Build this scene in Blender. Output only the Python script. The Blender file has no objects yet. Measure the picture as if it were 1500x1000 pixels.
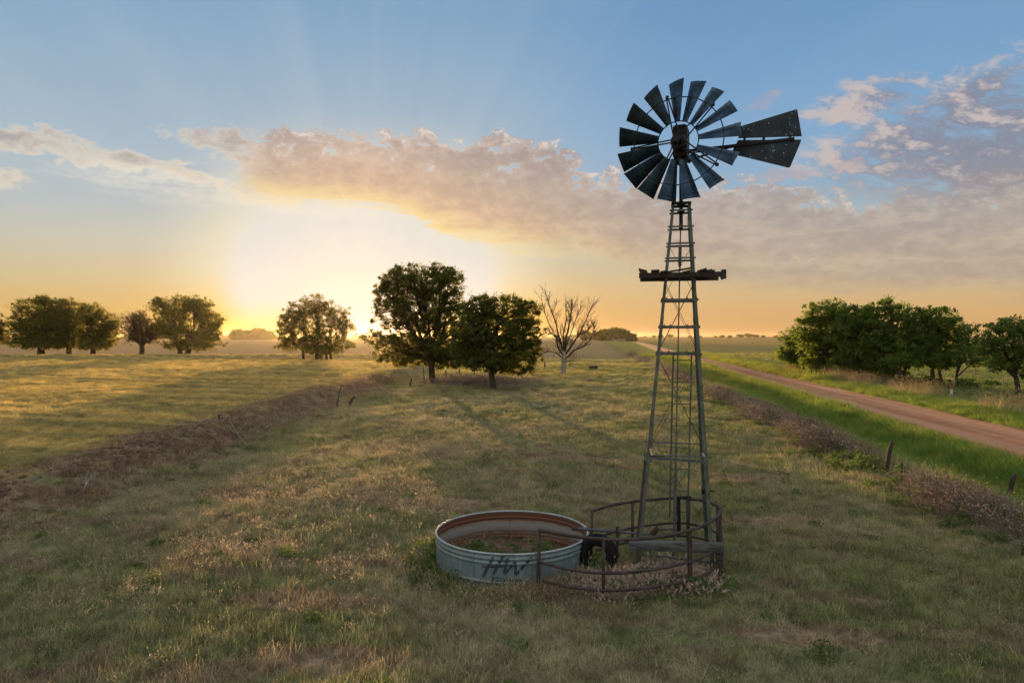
import bpy, math, random
import numpy as np
from mathutils import Vector, Matrix

R = math.radians
random.seed(7)
rng = np.random.default_rng(7)
scene = bpy.context.scene
C = scene.collection

# ------------------------------------------------------------------ helpers
CAM = Vector((0.0, 0.0, 4.1))
FOC = 1000.0            # focal length in photo pixels (1500 wide)
HORIZON = 492.0


def lin(r, g, b):
    def f(c):
        c /= 255.0
        return c / 12.92 if c <= 0.04045 else ((c + 0.055) / 1.055) ** 2.4
    return (f(r), f(g), f(b), 1.0)


def at(px, py, Y):
    """the point at depth Y seen at a place of the photograph"""
    return Vector(((px - 750) / FOC * Y, Y, 4.1 + (HORIZON - py) / FOC * Y))


def sstep(a, b, x):
    t = np.clip((np.asarray(x, float) - a) / (b - a), 0, 1)
    return t * t * (3 - 2 * t)


def fence_x(y):
    return 8.8 + 0.11 * y


def road_l(y):
    return 12.9 + 0.140 * y


def road_r(y):
    return 18.0 + 0.138 * y


def height(x, y):
    x = np.asarray(x, float)
    y = np.asarray(y, float)
    near = 1 - sstep(150, 400, y)
    h = near * 0.05 * (np.sin(x * 0.43 + 1.3) * np.sin(y * 0.31 + 0.4) + 0.6 * np.sin(x * 0.95 + y * 0.6) + 0.4 * np.sin(x * 1.9 - y * 1.3 + 2))
    wob = 0.5 * np.sin(y * 0.21) + 0.25 * np.sin(y * 0.57 + 1)
    fade = 1 - 0.5 * sstep(60, 110, y)
    h = h + 0.55 * fade * (1 - sstep(-12.4 + 0, -9.9 + 0, x + wob))
    h = h + 0.12 * fade * np.exp(-((x + wob + 12.3) / 0.7) ** 2)
    xf = x - fence_x(y)
    h = h + near * 0.22 * np.exp(-(xf / 0.8) ** 2)
    xr = x - road_l(y)
    inroad = sstep(-0.9, 0.0, xr)
    h = h - near * 0.42 * sstep(0.8, 2.0, xf) * (1 - sstep(-2.0, -0.4, xr))
    h = h * (1 - near * inroad * (1 - sstep(0.2, 1.5, x - road_r(y)))) + near * 0.06 * inroad
    h = h - near * 0.35 * sstep(3.0, 6.0, x - road_r(y))
    # low bank under the far row of trees on the left
    h = h + 0.55 * np.exp(-((y - 121 - 0.03 * x) / 3.0) ** 2) * (1 - sstep(-22, -14, x))
    # far pasture rises a little in the middle
    h = h + 1.3 * sstep(130, 340, y) * np.exp(-((x - 0.12 * y + 10) / (0.10 * y + 25.0)) ** 2) * (1 - 0.6 * sstep(450, 900, y))
    h = h + 0.30 * np.exp(-((y - 92) / 9.0) ** 2) * np.exp(-((x - 12) / 9.0) ** 2)
    h = h - 0.45 * np.exp(-((y - 101) / 3.5) ** 2) * np.exp(-((x - 15) / 8.0) ** 2)
    return h


def hz(x, y):
    return float(height(x, y))


def ground_at(px, py, it=12):
    """where the sight line of a place of the photograph meets the terrain"""
    Y = 4.1 * FOC / (py - HORIZON)
    for _ in range(it):
        z = hz((px - 750) / FOC * Y, Y)
        Y = (4.1 - z) * FOC / (py - HORIZON)
    X = (px - 750) / FOC * Y
    return Vector((X, Y, hz(X, Y)))


class MB:
    """collects shapes and links them as one mesh object"""

    def __init__(self):
        self.v, self.f, self.m = [], [], []

    def add(self, vs, fs, mi=0):
        o = len(self.v)
        self.v += [tuple(p) for p in vs]
        self.f += [tuple(i + o for i in f) for f in fs]
        self.m += [mi] * len(fs)

    def tube(self, pts, rad, n=6, mi=0, cap=True):
        pts = [Vector(p) for p in pts]
        if not hasattr(rad, '__len__'):
            rad = [rad] * len(pts)
        vs, fs = [], []
        a = None
        for i, p in enumerate(pts):
            d = (pts[min(i + 1, len(pts) - 1)] - pts[max(i - 1, 0)])
            if d.length < 1e-9:
                d = Vector((0, 0, 1))
            d.normalize()
            if a is None:
                a = d.orthogonal().normalized()
            else:
                a = a - d * a.dot(d)
                a = a.normalized() if a.length > 1e-6 else d.orthogonal().normalized()
            b = d.cross(a)
            for k in range(n):
                t = 2 * math.pi * k / n
                vs.append(p + (a * math.cos(t) + b * math.sin(t)) * rad[i])
        for i in range(len(pts) - 1):
            for k in range(n):
                k2 = (k + 1) % n
                fs.append((i * n + k, i * n + k2, (i + 1) * n + k2, (i + 1) * n + k))
        if cap:
            fs.append(tuple(range(n - 1, -1, -1)))
            fs.append(tuple((len(pts) - 1) * n + k for k in range(n)))
        self.add(vs, fs, mi)

    def prism(self, p0, p1, a, w, t, mi=0, w1=None):
        """bar from p0 to p1, w wide along a, t thick across"""
        p0, p1 = Vector(p0), Vector(p1)
        d = (p1 - p0).normalized()
        a = Vector(a)
        a = (a - d * a.dot(d)).normalized()
        b = d.cross(a)
        vs = []
        for p, ww in ((p0, w), (p1, w if w1 is None else w1)):
            for sa, sb in ((-1, -1), (1, -1), (1, 1), (-1, 1)):
                vs.append(p + a * sa * ww / 2 + b * sb * t / 2)
        self.add(vs, [(0, 3, 2, 1), (4, 5, 6, 7), (0, 1, 5, 4), (1, 2, 6, 5), (2, 3, 7, 6), (3, 0, 4, 7)], mi)

    def box(self, c, s, rot=None, mi=0):
        c = Vector(c)
        vs = []
        for x, y, z in ((-1, -1, -1), (1, -1, -1), (1, 1, -1), (-1, 1, -1), (-1, -1, 1), (1, -1, 1), (1, 1, 1), (-1, 1, 1)):
            p = Vector((x * s[0] / 2, y * s[1] / 2, z * s[2] / 2))
            if rot is not None:
                p = rot @ p
            vs.append(c + p)
        self.add(vs, [(0, 3, 2, 1), (4, 5, 6, 7), (0, 1, 5, 4), (1, 2, 6, 5), (2, 3, 7, 6), (3, 0, 4, 7)], mi)

    def lathe(self, prof, n, mod=None, mi=0, closed=False):
        vs, fs = [], []
        m = len(prof)
        for k in range(n):
            t = 2 * math.pi * k / n
            for (r, z) in prof:
                rr = r + (mod(t, z) if mod else 0)
                vs.append((rr * math.cos(t), rr * math.sin(t), z))
        for k in range(n):
            k2 = (k + 1) % n
            for j in range(m - (0 if closed else 1)):
                j2 = (j + 1) % m
                fs.append((k * m + j, k2 * m + j, k2 * m + j2, k * m + j2))
        self.add(vs, fs, mi)

    def build(self, name, mats, parent=None, smooth=False, bevel=0.0, loc=None):
        me = bpy.data.meshes.new(name)
        me.from_pydata(self.v, [], self.f)
        if not isinstance(mats, (list, tuple)):
            mats = [mats]
        for mt in mats:
            me.materials.append(mt)
        me.polygons.foreach_set('material_index', self.m)
        if smooth:
            me.polygons.foreach_set('use_smooth', [True] * len(me.polygons))
        me.update()
        o = bpy.data.objects.new(name, me)
        C.objects.link(o)
        if parent is not None:
            o.parent = parent
        if loc is not None:
            o.location = loc
        if bevel:
            md = o.modifiers.new('bevel', 'BEVEL')
            md.width = bevel
            md.segments = 2
            md.limit_method = 'ANGLE'
        return o


def raw_mesh(name, verts, quads=None, tris=None, mats=(), mat_idx=None):
    """mesh from numpy arrays"""
    me = bpy.data.meshes.new(name)
    nv = len(verts)
    faces = quads if quads is not None else tris
    k = 4 if quads is not None else 3
    nf = len(faces)
    me.vertices.add(nv)
    me.vertices.foreach_set('co', np.ascontiguousarray(verts, dtype=np.float32).ravel())
    me.loops.add(nf * k)
    me.loops.foreach_set('vertex_index', np.ascontiguousarray(faces, dtype=np.int32).ravel())
    me.polygons.add(nf)
    me.polygons.foreach_set('loop_start', np.arange(0, nf * k, k, dtype=np.int32))
    for mt in mats:
        me.materials.append(mt)
    if mat_idx is not None:
        me.polygons.foreach_set('material_index', np.asarray(mat_idx, dtype=np.int32))
    me.update(calc_edges=True)
    me.validate()
    return me


def tag(o, label=None, cat=None, group=None, kind=None):
    if label:
        o['label'] = label
    if cat:
        o['category'] = cat
    if group:
        o['group'] = group
    if kind:
        o['kind'] = kind
    return o


def empty(name, loc=(0, 0, 0), rz=0.0):
    o = bpy.data.objects.new(name, None)
    C.objects.link(o)
    o.location = loc
    o.rotation_euler = (0, 0, rz)
    o.empty_display_size = 0.2
    return o


# ------------------------------------------------------------------ node expression builder
class S:
    """a socket that can be computed with"""

    def __init__(self, nt, sock):
        self.nt, self.s = nt, sock

    def _m(self, op, *others, clamp=False):
        n = self.nt.nodes.new('ShaderNodeMath')
        n.operation = op
        n.use_clamp = clamp
        for i, o in enumerate((self,) + others):
            if isinstance(o, S):
                self.nt.links.new(o.s, n.inputs[i])
            else:
                n.inputs[i].default_value = o
        return S(self.nt, n.outputs[0])

    def __add__(self, o): return self._m('ADD', o)
    __radd__ = __add__
    def __sub__(self, o): return self._m('SUBTRACT', o)
    def __rsub__(self, o): return (self * -1.0) + o
    def __mul__(self, o): return self._m('MULTIPLY', o)
    __rmul__ = __mul__
    def __truediv__(self, o): return self._m('DIVIDE', o)
    def abs(self): return self._m('ABSOLUTE')
    def max(self, o): return self._m('MAXIMUM', o)
    def min(self, o): return self._m('MINIMUM', o)
    def pow(self, o): return self._m('POWER', o)
    def clamp(self): return self._m('ADD', 0.0, clamp=True)

    def step(self, a, b):
        """smooth 0..1 as self goes a..b (a may exceed b)"""
        n = self.nt.nodes.new('ShaderNodeMapRange')
        n.interpolation_type = 'SMOOTHSTEP'
        n.clamp = True
        inv = not isinstance(a, S) and not isinstance(b, S) and a > b
        if inv:
            a, b = b, a
        self.nt.links.new(self.s, n.inputs['Value'])
        n.inputs['From Min'].default_value = a
        n.inputs['From Max'].default_value = b
        n.inputs['To Min'].default_value = 1.0 if inv else 0.0
        n.inputs['To Max'].default_value = 0.0 if inv else 1.0
        return S(self.nt, n.outputs['Result'])


class NT:
    def __init__(self, nt):
        self.nt = nt
        nt.nodes.clear()

    def node(self, t, **kw):
        n = self.nt.nodes.new(t)
        for k, v in kw.items():
            setattr(n, k, v)
        return n

    def link(self, a, b):
        self.nt.links.new(a.s if isinstance(a, S) else a, b)

    def put(self, sock, v):
        if isinstance(v, S):
            self.nt.links.new(v.s, sock)
        elif isinstance(v, bpy.types.NodeSocket):
            self.nt.links.new(v, sock)
        else:
            sock.default_value = v

    def mix(self, f, a, b, mode='MIX'):
        n = self.node('ShaderNodeMix', data_type='RGBA', blend_type=mode)
        n.clamp_factor = True
        self.put(n.inputs[0], f)
        self.put(n.inputs[6], a)
        self.put(n.inputs[7], b)
        return S(self.nt, n.outputs[2])

    def scale(self, v, sx, sy, sz, loc=(0, 0, 0), rot=(0, 0, 0)):
        n = self.node('ShaderNodeMapping')
        self.put(n.inputs['Vector'], v)
        n.inputs['Scale'].default_value = (sx, sy, sz)
        n.inputs['Location'].default_value = loc
        n.inputs['Rotation'].default_value = rot
        return n.outputs[0]

    def noise(self, v, scale, detail=4, rough=0.55, dist=0.0, lac=2.0):
        n = self.node('ShaderNodeTexNoise')
        self.put(n.inputs['Vector'], v)
        n.inputs['Scale'].default_value = scale
        n.inputs['Detail'].default_value = detail
        n.inputs['Roughness'].default_value = rough
        n.inputs['Distortion'].default_value = dist
        n.inputs['Lacunarity'].default_value = lac
        return S(self.nt, n.outputs['Fac'])

    def ramp(self, f, stops, interp='LINEAR'):
        n = self.node('ShaderNodeValToRGB')
        self.put(n.inputs[0], f)
        cr = n.color_ramp
        cr.interpolation = interp
        while len(cr.elements) < len(stops):
            cr.elements.new(0.5)
        for e, (p, c) in zip(cr.elements, stops):
            e.position = p
        for e, (p, c) in zip(cr.elements, stops):
            e.color = c
        return S(self.nt, n.outputs[0])

    def curve(self, f, pts, lo, hi, vlo, vhi):
        """piecewise smooth function of f through pts (f in lo..hi, value in vlo..vhi)"""
        x = (f - lo) / (hi - lo)
        n = self.node('ShaderNodeFloatCurve')
        self.put(n.inputs['Value'], x.clamp())
        c = n.mapping.curves[0]
        P = [((a - lo) / (hi - lo), (b - vlo) / (vhi - vlo)) for a, b in pts]
        while len(c.points) < len(P):
            c.points.new(0.5, 0.5)
        for q, p in zip(c.points, P):
            q.location = p
        n.mapping.update()
        return S(self.nt, n.outputs[0]) * (vhi - vlo) + vlo

    def comb(self, x, y, z):
        n = self.node('ShaderNodeCombineXYZ')
        self.put(n.inputs[0], x)
        self.put(n.inputs[1], y)
        self.put(n.inputs[2], z)
        return n.outputs[0]


def rgba(r, g, b):
    return (r, g, b, 1.0)


def azel(px, py):
    a = math.atan((px - 750) / FOC)
    return math.degrees(a), math.degrees(math.atan((HORIZON - py) / FOC * math.cos(a)))


# ------------------------------------------------------------------ camera, sun
cam_data = bpy.data.cameras.new('camera')
cam_data.sensor_width = 36.0
cam_data.lens = 24.0
cam_data.clip_start = 0.1
cam_data.clip_end = 20000
cam = bpy.data.objects.new('camera', cam_data)
C.objects.link(cam)
cam.location = CAM
cam.rotation_euler = (R(90 - math.degrees(math.atan(8 / 1000))), 0, 0)
scene.camera = cam

SUN_AZ, SUN_EL = azel(545, 456)
sd = bpy.data.lights.new('sun', 'SUN')
sd.energy = 5.0
sd.angle = R(0.53)
sd.color = (1.0, 0.62, 0.26)
sun = bpy.data.objects.new('sun', sd)
C.objects.link(sun)
S_DIR = Vector((math.sin(R(SUN_AZ)) * math.cos(R(SUN_EL)), math.cos(R(SUN_AZ)) * math.cos(R(SUN_EL)), math.sin(R(SUN_EL))))
sun.rotation_euler = S_DIR.to_track_quat('Z', 'Y').to_euler()
sun.location = (-60, 250, 30)

vs = scene.view_settings
vs.view_transform = 'Standard'
vs.look = 'None'
EXPOSURE = 1.5
vs.exposure = EXPOSURE
vs.gamma = 1.0
cy = scene.cycles
cy.max_bounces = 6
cy.diffuse_bounces = 2
cy.glossy_bounces = 2
cy.transmission_bounces = 4
cy.transparent_max_bounces = 4
cy.volume_bounces = 0
cy.use_adaptive_sampling = True
cy.adaptive_threshold = 0.012


# ------------------------------------------------------------------ sky
def build_world():
    w = bpy.data.worlds.new('World')
    scene.world = w
    w.use_nodes = True
    N = NT(w.node_tree)
    tc = N.node('ShaderNodeTexCoord')
    d = tc.outputs['Generated']
    sp = N.node('ShaderNodeSeparateXYZ')
    N.put(sp.inputs[0], d)
    dx, dy, dz = (S(w.node_tree, sp.outputs[i]) for i in range(3))
    az = dx._m('ARCTAN2', dy) * 57.29578
    el = dz._m('ARCSINE') * 57.29578

    e01 = ((el + 2.0) / 92.0).clamp()

    def stops(lst):
        return [((e + 2.0) / 92.0, lin(*c)) for e, c in lst]

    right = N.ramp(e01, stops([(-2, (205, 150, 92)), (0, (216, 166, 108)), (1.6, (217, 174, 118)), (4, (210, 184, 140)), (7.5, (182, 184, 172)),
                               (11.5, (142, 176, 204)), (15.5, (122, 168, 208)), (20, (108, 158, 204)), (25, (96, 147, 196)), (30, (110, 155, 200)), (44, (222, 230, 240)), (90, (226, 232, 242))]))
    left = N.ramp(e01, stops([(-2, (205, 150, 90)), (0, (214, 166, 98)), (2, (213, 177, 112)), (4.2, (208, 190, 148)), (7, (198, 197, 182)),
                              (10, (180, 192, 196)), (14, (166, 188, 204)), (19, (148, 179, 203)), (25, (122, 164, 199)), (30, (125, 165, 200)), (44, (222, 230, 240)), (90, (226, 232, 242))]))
    east = N.ramp(e01, stops([(-2, (150, 140, 132)), (0, (215, 198, 188)), (4, (232, 216, 206)), (10, (242, 234, 230)), (25, (236, 236, 240)), (50, (228, 233, 242)), (90, (226, 232, 242))]))  # unseen east sky and all overhead stops brightened as added fill for the ground
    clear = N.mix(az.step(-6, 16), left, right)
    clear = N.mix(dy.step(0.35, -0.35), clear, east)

    clear = N.mix(dy.step(0.2, 0.6) * el.step(5, 14) * 0.13, clear, lin(176, 188, 198))
    # air lit up round the sun
    saz, sel = SUN_AZ, SUN_EL
    gx = ((az - (-12.0)).abs() - 4.6).max(0.0)
    gy = (el - 4.6) * 0.9
    g = (gx * gx + gy * gy).pow(0.5)
    low = el.step(5.5, 0.5)
    fringe = N.mix(low, lin(226, 223, 200), lin(238, 205, 92))
    clear = N.mix(g.step(12.5, 4.5) * 0.88, clear, fringe)
    white = N.mix(el.step(3.2, 0.0) * (az - saz).abs().step(0.8, 5.5) * 0.85, lin(214, 220, 217), lin(245, 205, 80))
    clear = N.mix(g.step(7.4, 4.8), clear, white)

    # faint rays fanning out from the sun
    ra = (az - saz)._m('ARCTAN2', (el - sel).max(0.5))
    rn = N.noise(N.comb(ra * 3.2, 0.0, 3.7), 2.6, 2, 0.5)
    rays = (rn - 0.5) * el.step(7, 14) * el.step(60, 25) * dy.step(0.2, 0.6)
    clear = N.mix(0.24 * rays.max(0.0).min(0.6) * 2.0, clear, lin(196, 204, 214))
    clear = N.mix(0.14 * (rays * -1.0).max(0.0).min(0.6) * 2.0, clear, lin(84, 130, 180))

    # noise fields on the direction, finer with detail
    puff = N.noise(N.scale(d, 1, 1, 1.3), 19.0, 6, 0.60, 0.25) - 0.5
    puff2 = N.noise(N.scale(d, 1, 1, 1.5, (3.1, 1.7, 0.4)), 48.0, 4, 0.64, 0.3) - 0.5
    strk = N.noise(N.scale(d, 1, 1, 5.5, (1.3, 0.2, 2.4)), 9.0, 5, 0.62, 0.4) - 0.5
    tilt = N.noise(N.scale(N.scale(d, 1, 1, 1, (0, 0, 0), (0, R(-17), 0)), 1, 1, 3.6, (5.3, 0.2, 7.4)), 12.0, 6, 0.68, 0.3) - 0.5
    front = dy.step(0.1, 0.35)

    # broad cloud bank: its upper and lower edge over the azimuth
    up = [(-23.5, 10.6), azel(372, 214), azel(430, 200), azel(550, 186), azel(640, 194), azel(760, 202), azel(850, 222), azel(900, 246), azel(960, 262), azel(1060, 262), azel(1180, 272), azel(1300, 288), azel(1400, 268), azel(1500, 232), (45, 18)]
    lo = [(-23.5, 10.8), azel(366, 292), azel(430, 299), azel(560, 306), azel(640, 338), azel(740, 362), azel(850, 380), azel(960, 402), azel(1100, 418), azel(1250, 428), azel(1380, 436), azel(1500, 440), (45, 2.5)]
    U = N.curve(az, up, -23.5, 45, 0, 24)
    L = N.curve(az, lo, -23.5, 45, 0, 24)
    inaz = az.step(-22.6, -20.2)
    top = (U - el) + puff * 5.6 + puff2 * 3.4
    bot = (el - L) + strk * 3.6
    mt = top.step(0.0, 0.75)
    soft = az.step(-7, 4)
    mb = bot.step(-0.1, 0.6) * (soft * -1.0 + 1.0) + bot.step(-0.8, 2.0) * soft
    thick = (U - el).step(0.0, 4.5)
    hole = (puff * 0.75 + puff2 * 0.95 + thick * 0.20 + 0.030).step(-0.06, 0.03)
    thin = (strk + 0.16 + el.step(3.0, 9.0) * 0.12).step(-0.05, 0.10)
    bank = mt * mb * inaz * front * hole * (0.35 + 0.65 * thin)

    # colours of the bank
    near = ((az + 13.0).abs() * 0.55 + (el - 6.5).abs() * 0.9).step(17.0, 2.5)
    body = N.ramp(((el - 3.0) / 17.0).clamp(), [(0.0, lin(206, 176, 140)), (0.25, lin(190, 164, 143)), (0.5, lin(174, 158, 146)), (0.8, lin(163, 150, 149)), (1.0, lin(152, 145, 152))])
    body = N.mix(az.step(2, 30) * 0.55, body, lin(168, 157, 152))
    warm = N.ramp(((el - 6.0) / 12.0).clamp(), [(0.0, lin(244, 214, 130)), (0.3, lin(230, 192, 146)), (0.65, lin(205, 177, 153)), (1.0, lin(188, 167, 157))])
    body = N.mix(near * 1.25, body, warm)
    shade = (puff * 0.8 + puff2 * 1.1 + strk * 0.5).step(-0.28, 0.28)
    body = N.mix((shade * -1.0 + 1.0) * (0.25 + 0.45 * thick.step(1.0, 0.2)), body, N.mix(0.62, body, lin(226, 206, 192)))
    body = N.mix(shade * 0.62, body, N.mix(0.62, body, lin(140, 125, 127)))
    body = N.mix((strk * -1.0).step(-0.02, 0.16) * el.step(11.5, 7.0) * az.step(-4, 8) * 0.55, body, lin(204, 184, 160))
    edge = (top.step(0.0, 0.5) * top.step(1.7, 0.6)) * puff2.step(-0.02, 0.14)
    rim = N.mix(el.step(4, 10), lin(238, 205, 150), lin(236, 226, 214))
    body = N.mix(edge * 0.85, body, rim)
    lowrim = bot.step(2.2, 0.0) * az.step(14, -2)
    body = N.mix(lowrim * 0.8, body, lin(244, 222, 150))
    gap = hole.step(0.95, 0.25) * 0.75
    body = N.mix(gap, body, N.mix(el.step(6, 11), lin(232, 206, 160), lin(224, 216, 206)))
    body = N.mix(0.06, body, lin(236, 220, 204))
    out = N.mix(bank * (az.step(0, 30) * -0.16 + 0.95), clear, body)

    def blob(px, py, rx, ry, rot=0.0):
        a0, e0 = azel(px, py)
        c_, s_ = math.cos(R(rot)), math.sin(R(rot))
        k = 0.0573 * math.cos(R(a0)) ** 1.2
        p, q = (az - a0), (el - e0)
        a = (p * c_ + q * s_) / (rx * k)
        b = (q * c_ - p * s_) / (ry * k)
        return 1.0 - (a * a + b * b)

    # streaky cloud high on the right
    fr = blob(1360, 200, 215, 80, 12)
    for a in ((1450, 235, 190, 70, 2), (1265, 150, 95, 36, 8), (1420, 140, 80, 26, 22), (1340, 215, 120, 36, 12)):
        fr = fr.max(blob(*a))
    fr = fr.max(-1.5)
    fld = fr * 0.62 + tilt * 2.1 + puff2 * 0.8
    m_r = fld.step(-0.02, 0.6) * front
    lightside = (tilt * 1.2 + puff2 * 0.8 + (az - 31.0) * -0.016 + (el - 13.0) * 0.02)
    col_r = N.mix(lightside.step(-0.06, 0.22), lin(136, 137, 153), lin(206, 190, 184))
    col_r = N.mix(el.step(13.5, 9.0) * 0.5, col_r, lin(172, 158, 150))
    out = N.mix(m_r * 0.9, out, col_r)

    # long soft clouds on the left, puffs at the end of the bank
    fl = blob(70, 214, 160, 26, -5)
    for a in ((185, 232, 120, 13, -4), (10, 262, 60, 24, 0), (300, 205, 75, 22, -8), (345, 222, 55, 34, -20), (300, 262, 95, 12, -13), (60, 200, 75, 20, 3)):
        fl = fl.max(blob(*a))
    fl = fl.max(-1.5)
    fldl = fl * 0.55 + strk * 1.1 + puff * 1.5 + puff2 * 1.3
    m_l = fldl.step(0.12, 0.46) * front
    col_l = N.mix((fldl + (el - 13.5) * 0.05).step(0.85, 0.25), lin(172, 160, 153), lin(226, 214, 194))
    col_l = N.mix(az.step(-24, -19) * 0.5, col_l, lin(196, 168, 152))
    out = N.mix(m_l * 0.75, out, col_l)
    # thin veils below them
    veil = (blob(235, 262, 210, 40, -3).max(blob(430, 300, 190, 22, -4))).max(0.0) * (strk + 0.12 + puff2 * 0.4).step(0.0, 0.25) * front
    out = N.mix(veil * 0.62, out, lin(236, 228, 212))
    # small loose scraps
    sc = blob(1115, 150, 40, 14, 25).max(blob(300, 195, 20, 8)).max(blob(1140, 258, 60, 14, 0)).max(blob(1245, 240, 40, 12, 8)).max(-1.0)
    out = N.mix((sc * 0.5 + puff2 * 1.6).step(0.15, 0.55) * 0.55 * front, out, lin(182, 166, 170))

    sky = N.node('ShaderNodeTexSky', sky_type='NISHITA')
    sky.sun_disc = False
    sky.sun_elevation = R(SUN_EL)
    sky.sun_rotation = R(SUN_AZ)
    sky.air_density = 1.0
    sky.dust_density = 2.0
    def bgr(col, k):
        b_ = N.node('ShaderNodeBackground')
        N.put(b_.inputs['Color'], col)
        b_.inputs['Strength'].default_value = k
        return b_.outputs[0]

    def mixs(f, a_, b_):
        n_ = N.node('ShaderNodeMixShader')
        N.put(n_.inputs[0], f)
        N.link(a_, n_.inputs[1])
        N.link(b_, n_.inputs[2])
        return n_.outputs[0]
    cloudy = dy._m('GREATER_THAN', 0.09) * el._m('LESS_THAN', 42.0)
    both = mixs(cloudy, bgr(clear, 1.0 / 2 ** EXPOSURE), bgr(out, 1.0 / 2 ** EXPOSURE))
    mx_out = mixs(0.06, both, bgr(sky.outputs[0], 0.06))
    o = N.node('ShaderNodeOutputWorld')
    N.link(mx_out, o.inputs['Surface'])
    w.cycles.sampling_method = 'MANUAL'
    w.cycles.sample_map_resolution = 512


build_world()


# ------------------------------------------------------------------ materials
def material(name):
    m = bpy.data.materials.new(name)
    m.use_nodes = True
    return m, NT(m.node_tree)


def finish(N, col, rough=0.8, metal=0.0, bump=None, bump_d=0.01, spec=0.3, coat=0.0):
    b = N.node('ShaderNodeBsdfPrincipled')
    N.put(b.inputs['Base Color'], col)
    N.put(b.inputs['Roughness'], rough)
    N.put(b.inputs['Metallic'], metal)
    b.inputs['Specular IOR Level'].default_value = spec
    if bump is not None:
        bn = N.node('ShaderNodeBump')
        bn.inputs['Strength'].default_value = 0.7
        bn.inputs['Distance'].default_value = bump_d
        N.put(bn.inputs['Height'], bump)
        N.link(bn.outputs[0], b.inputs['Normal'])
    o = N.node('ShaderNodeOutputMaterial')
    N.link(b.outputs[0], o.inputs['Surface'])
    return b


def objco(N):
    return N.node('ShaderNodeTexCoord').outputs['Object']


# places grazed and trodden bare: x, y, half widths
BARE_SPOTS = [(-3.0, 10.5, 1.3, .55), (5.6, 14.9, 1.3, .55), (-1.6, 16.6, 1.9, .7), (2.0, 22.5, 2.2, .7), (-5.2, 13.2, 1.4, .7), (-2.2, 8.6, 1.2, .4), (4.2, 9.3, 1.3, .45), (6.3, 19.5, 1.8, .6), (0.2, 14.6, 1.6, .45), (-6.5, 17.5, 1.6, .8)]


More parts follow.
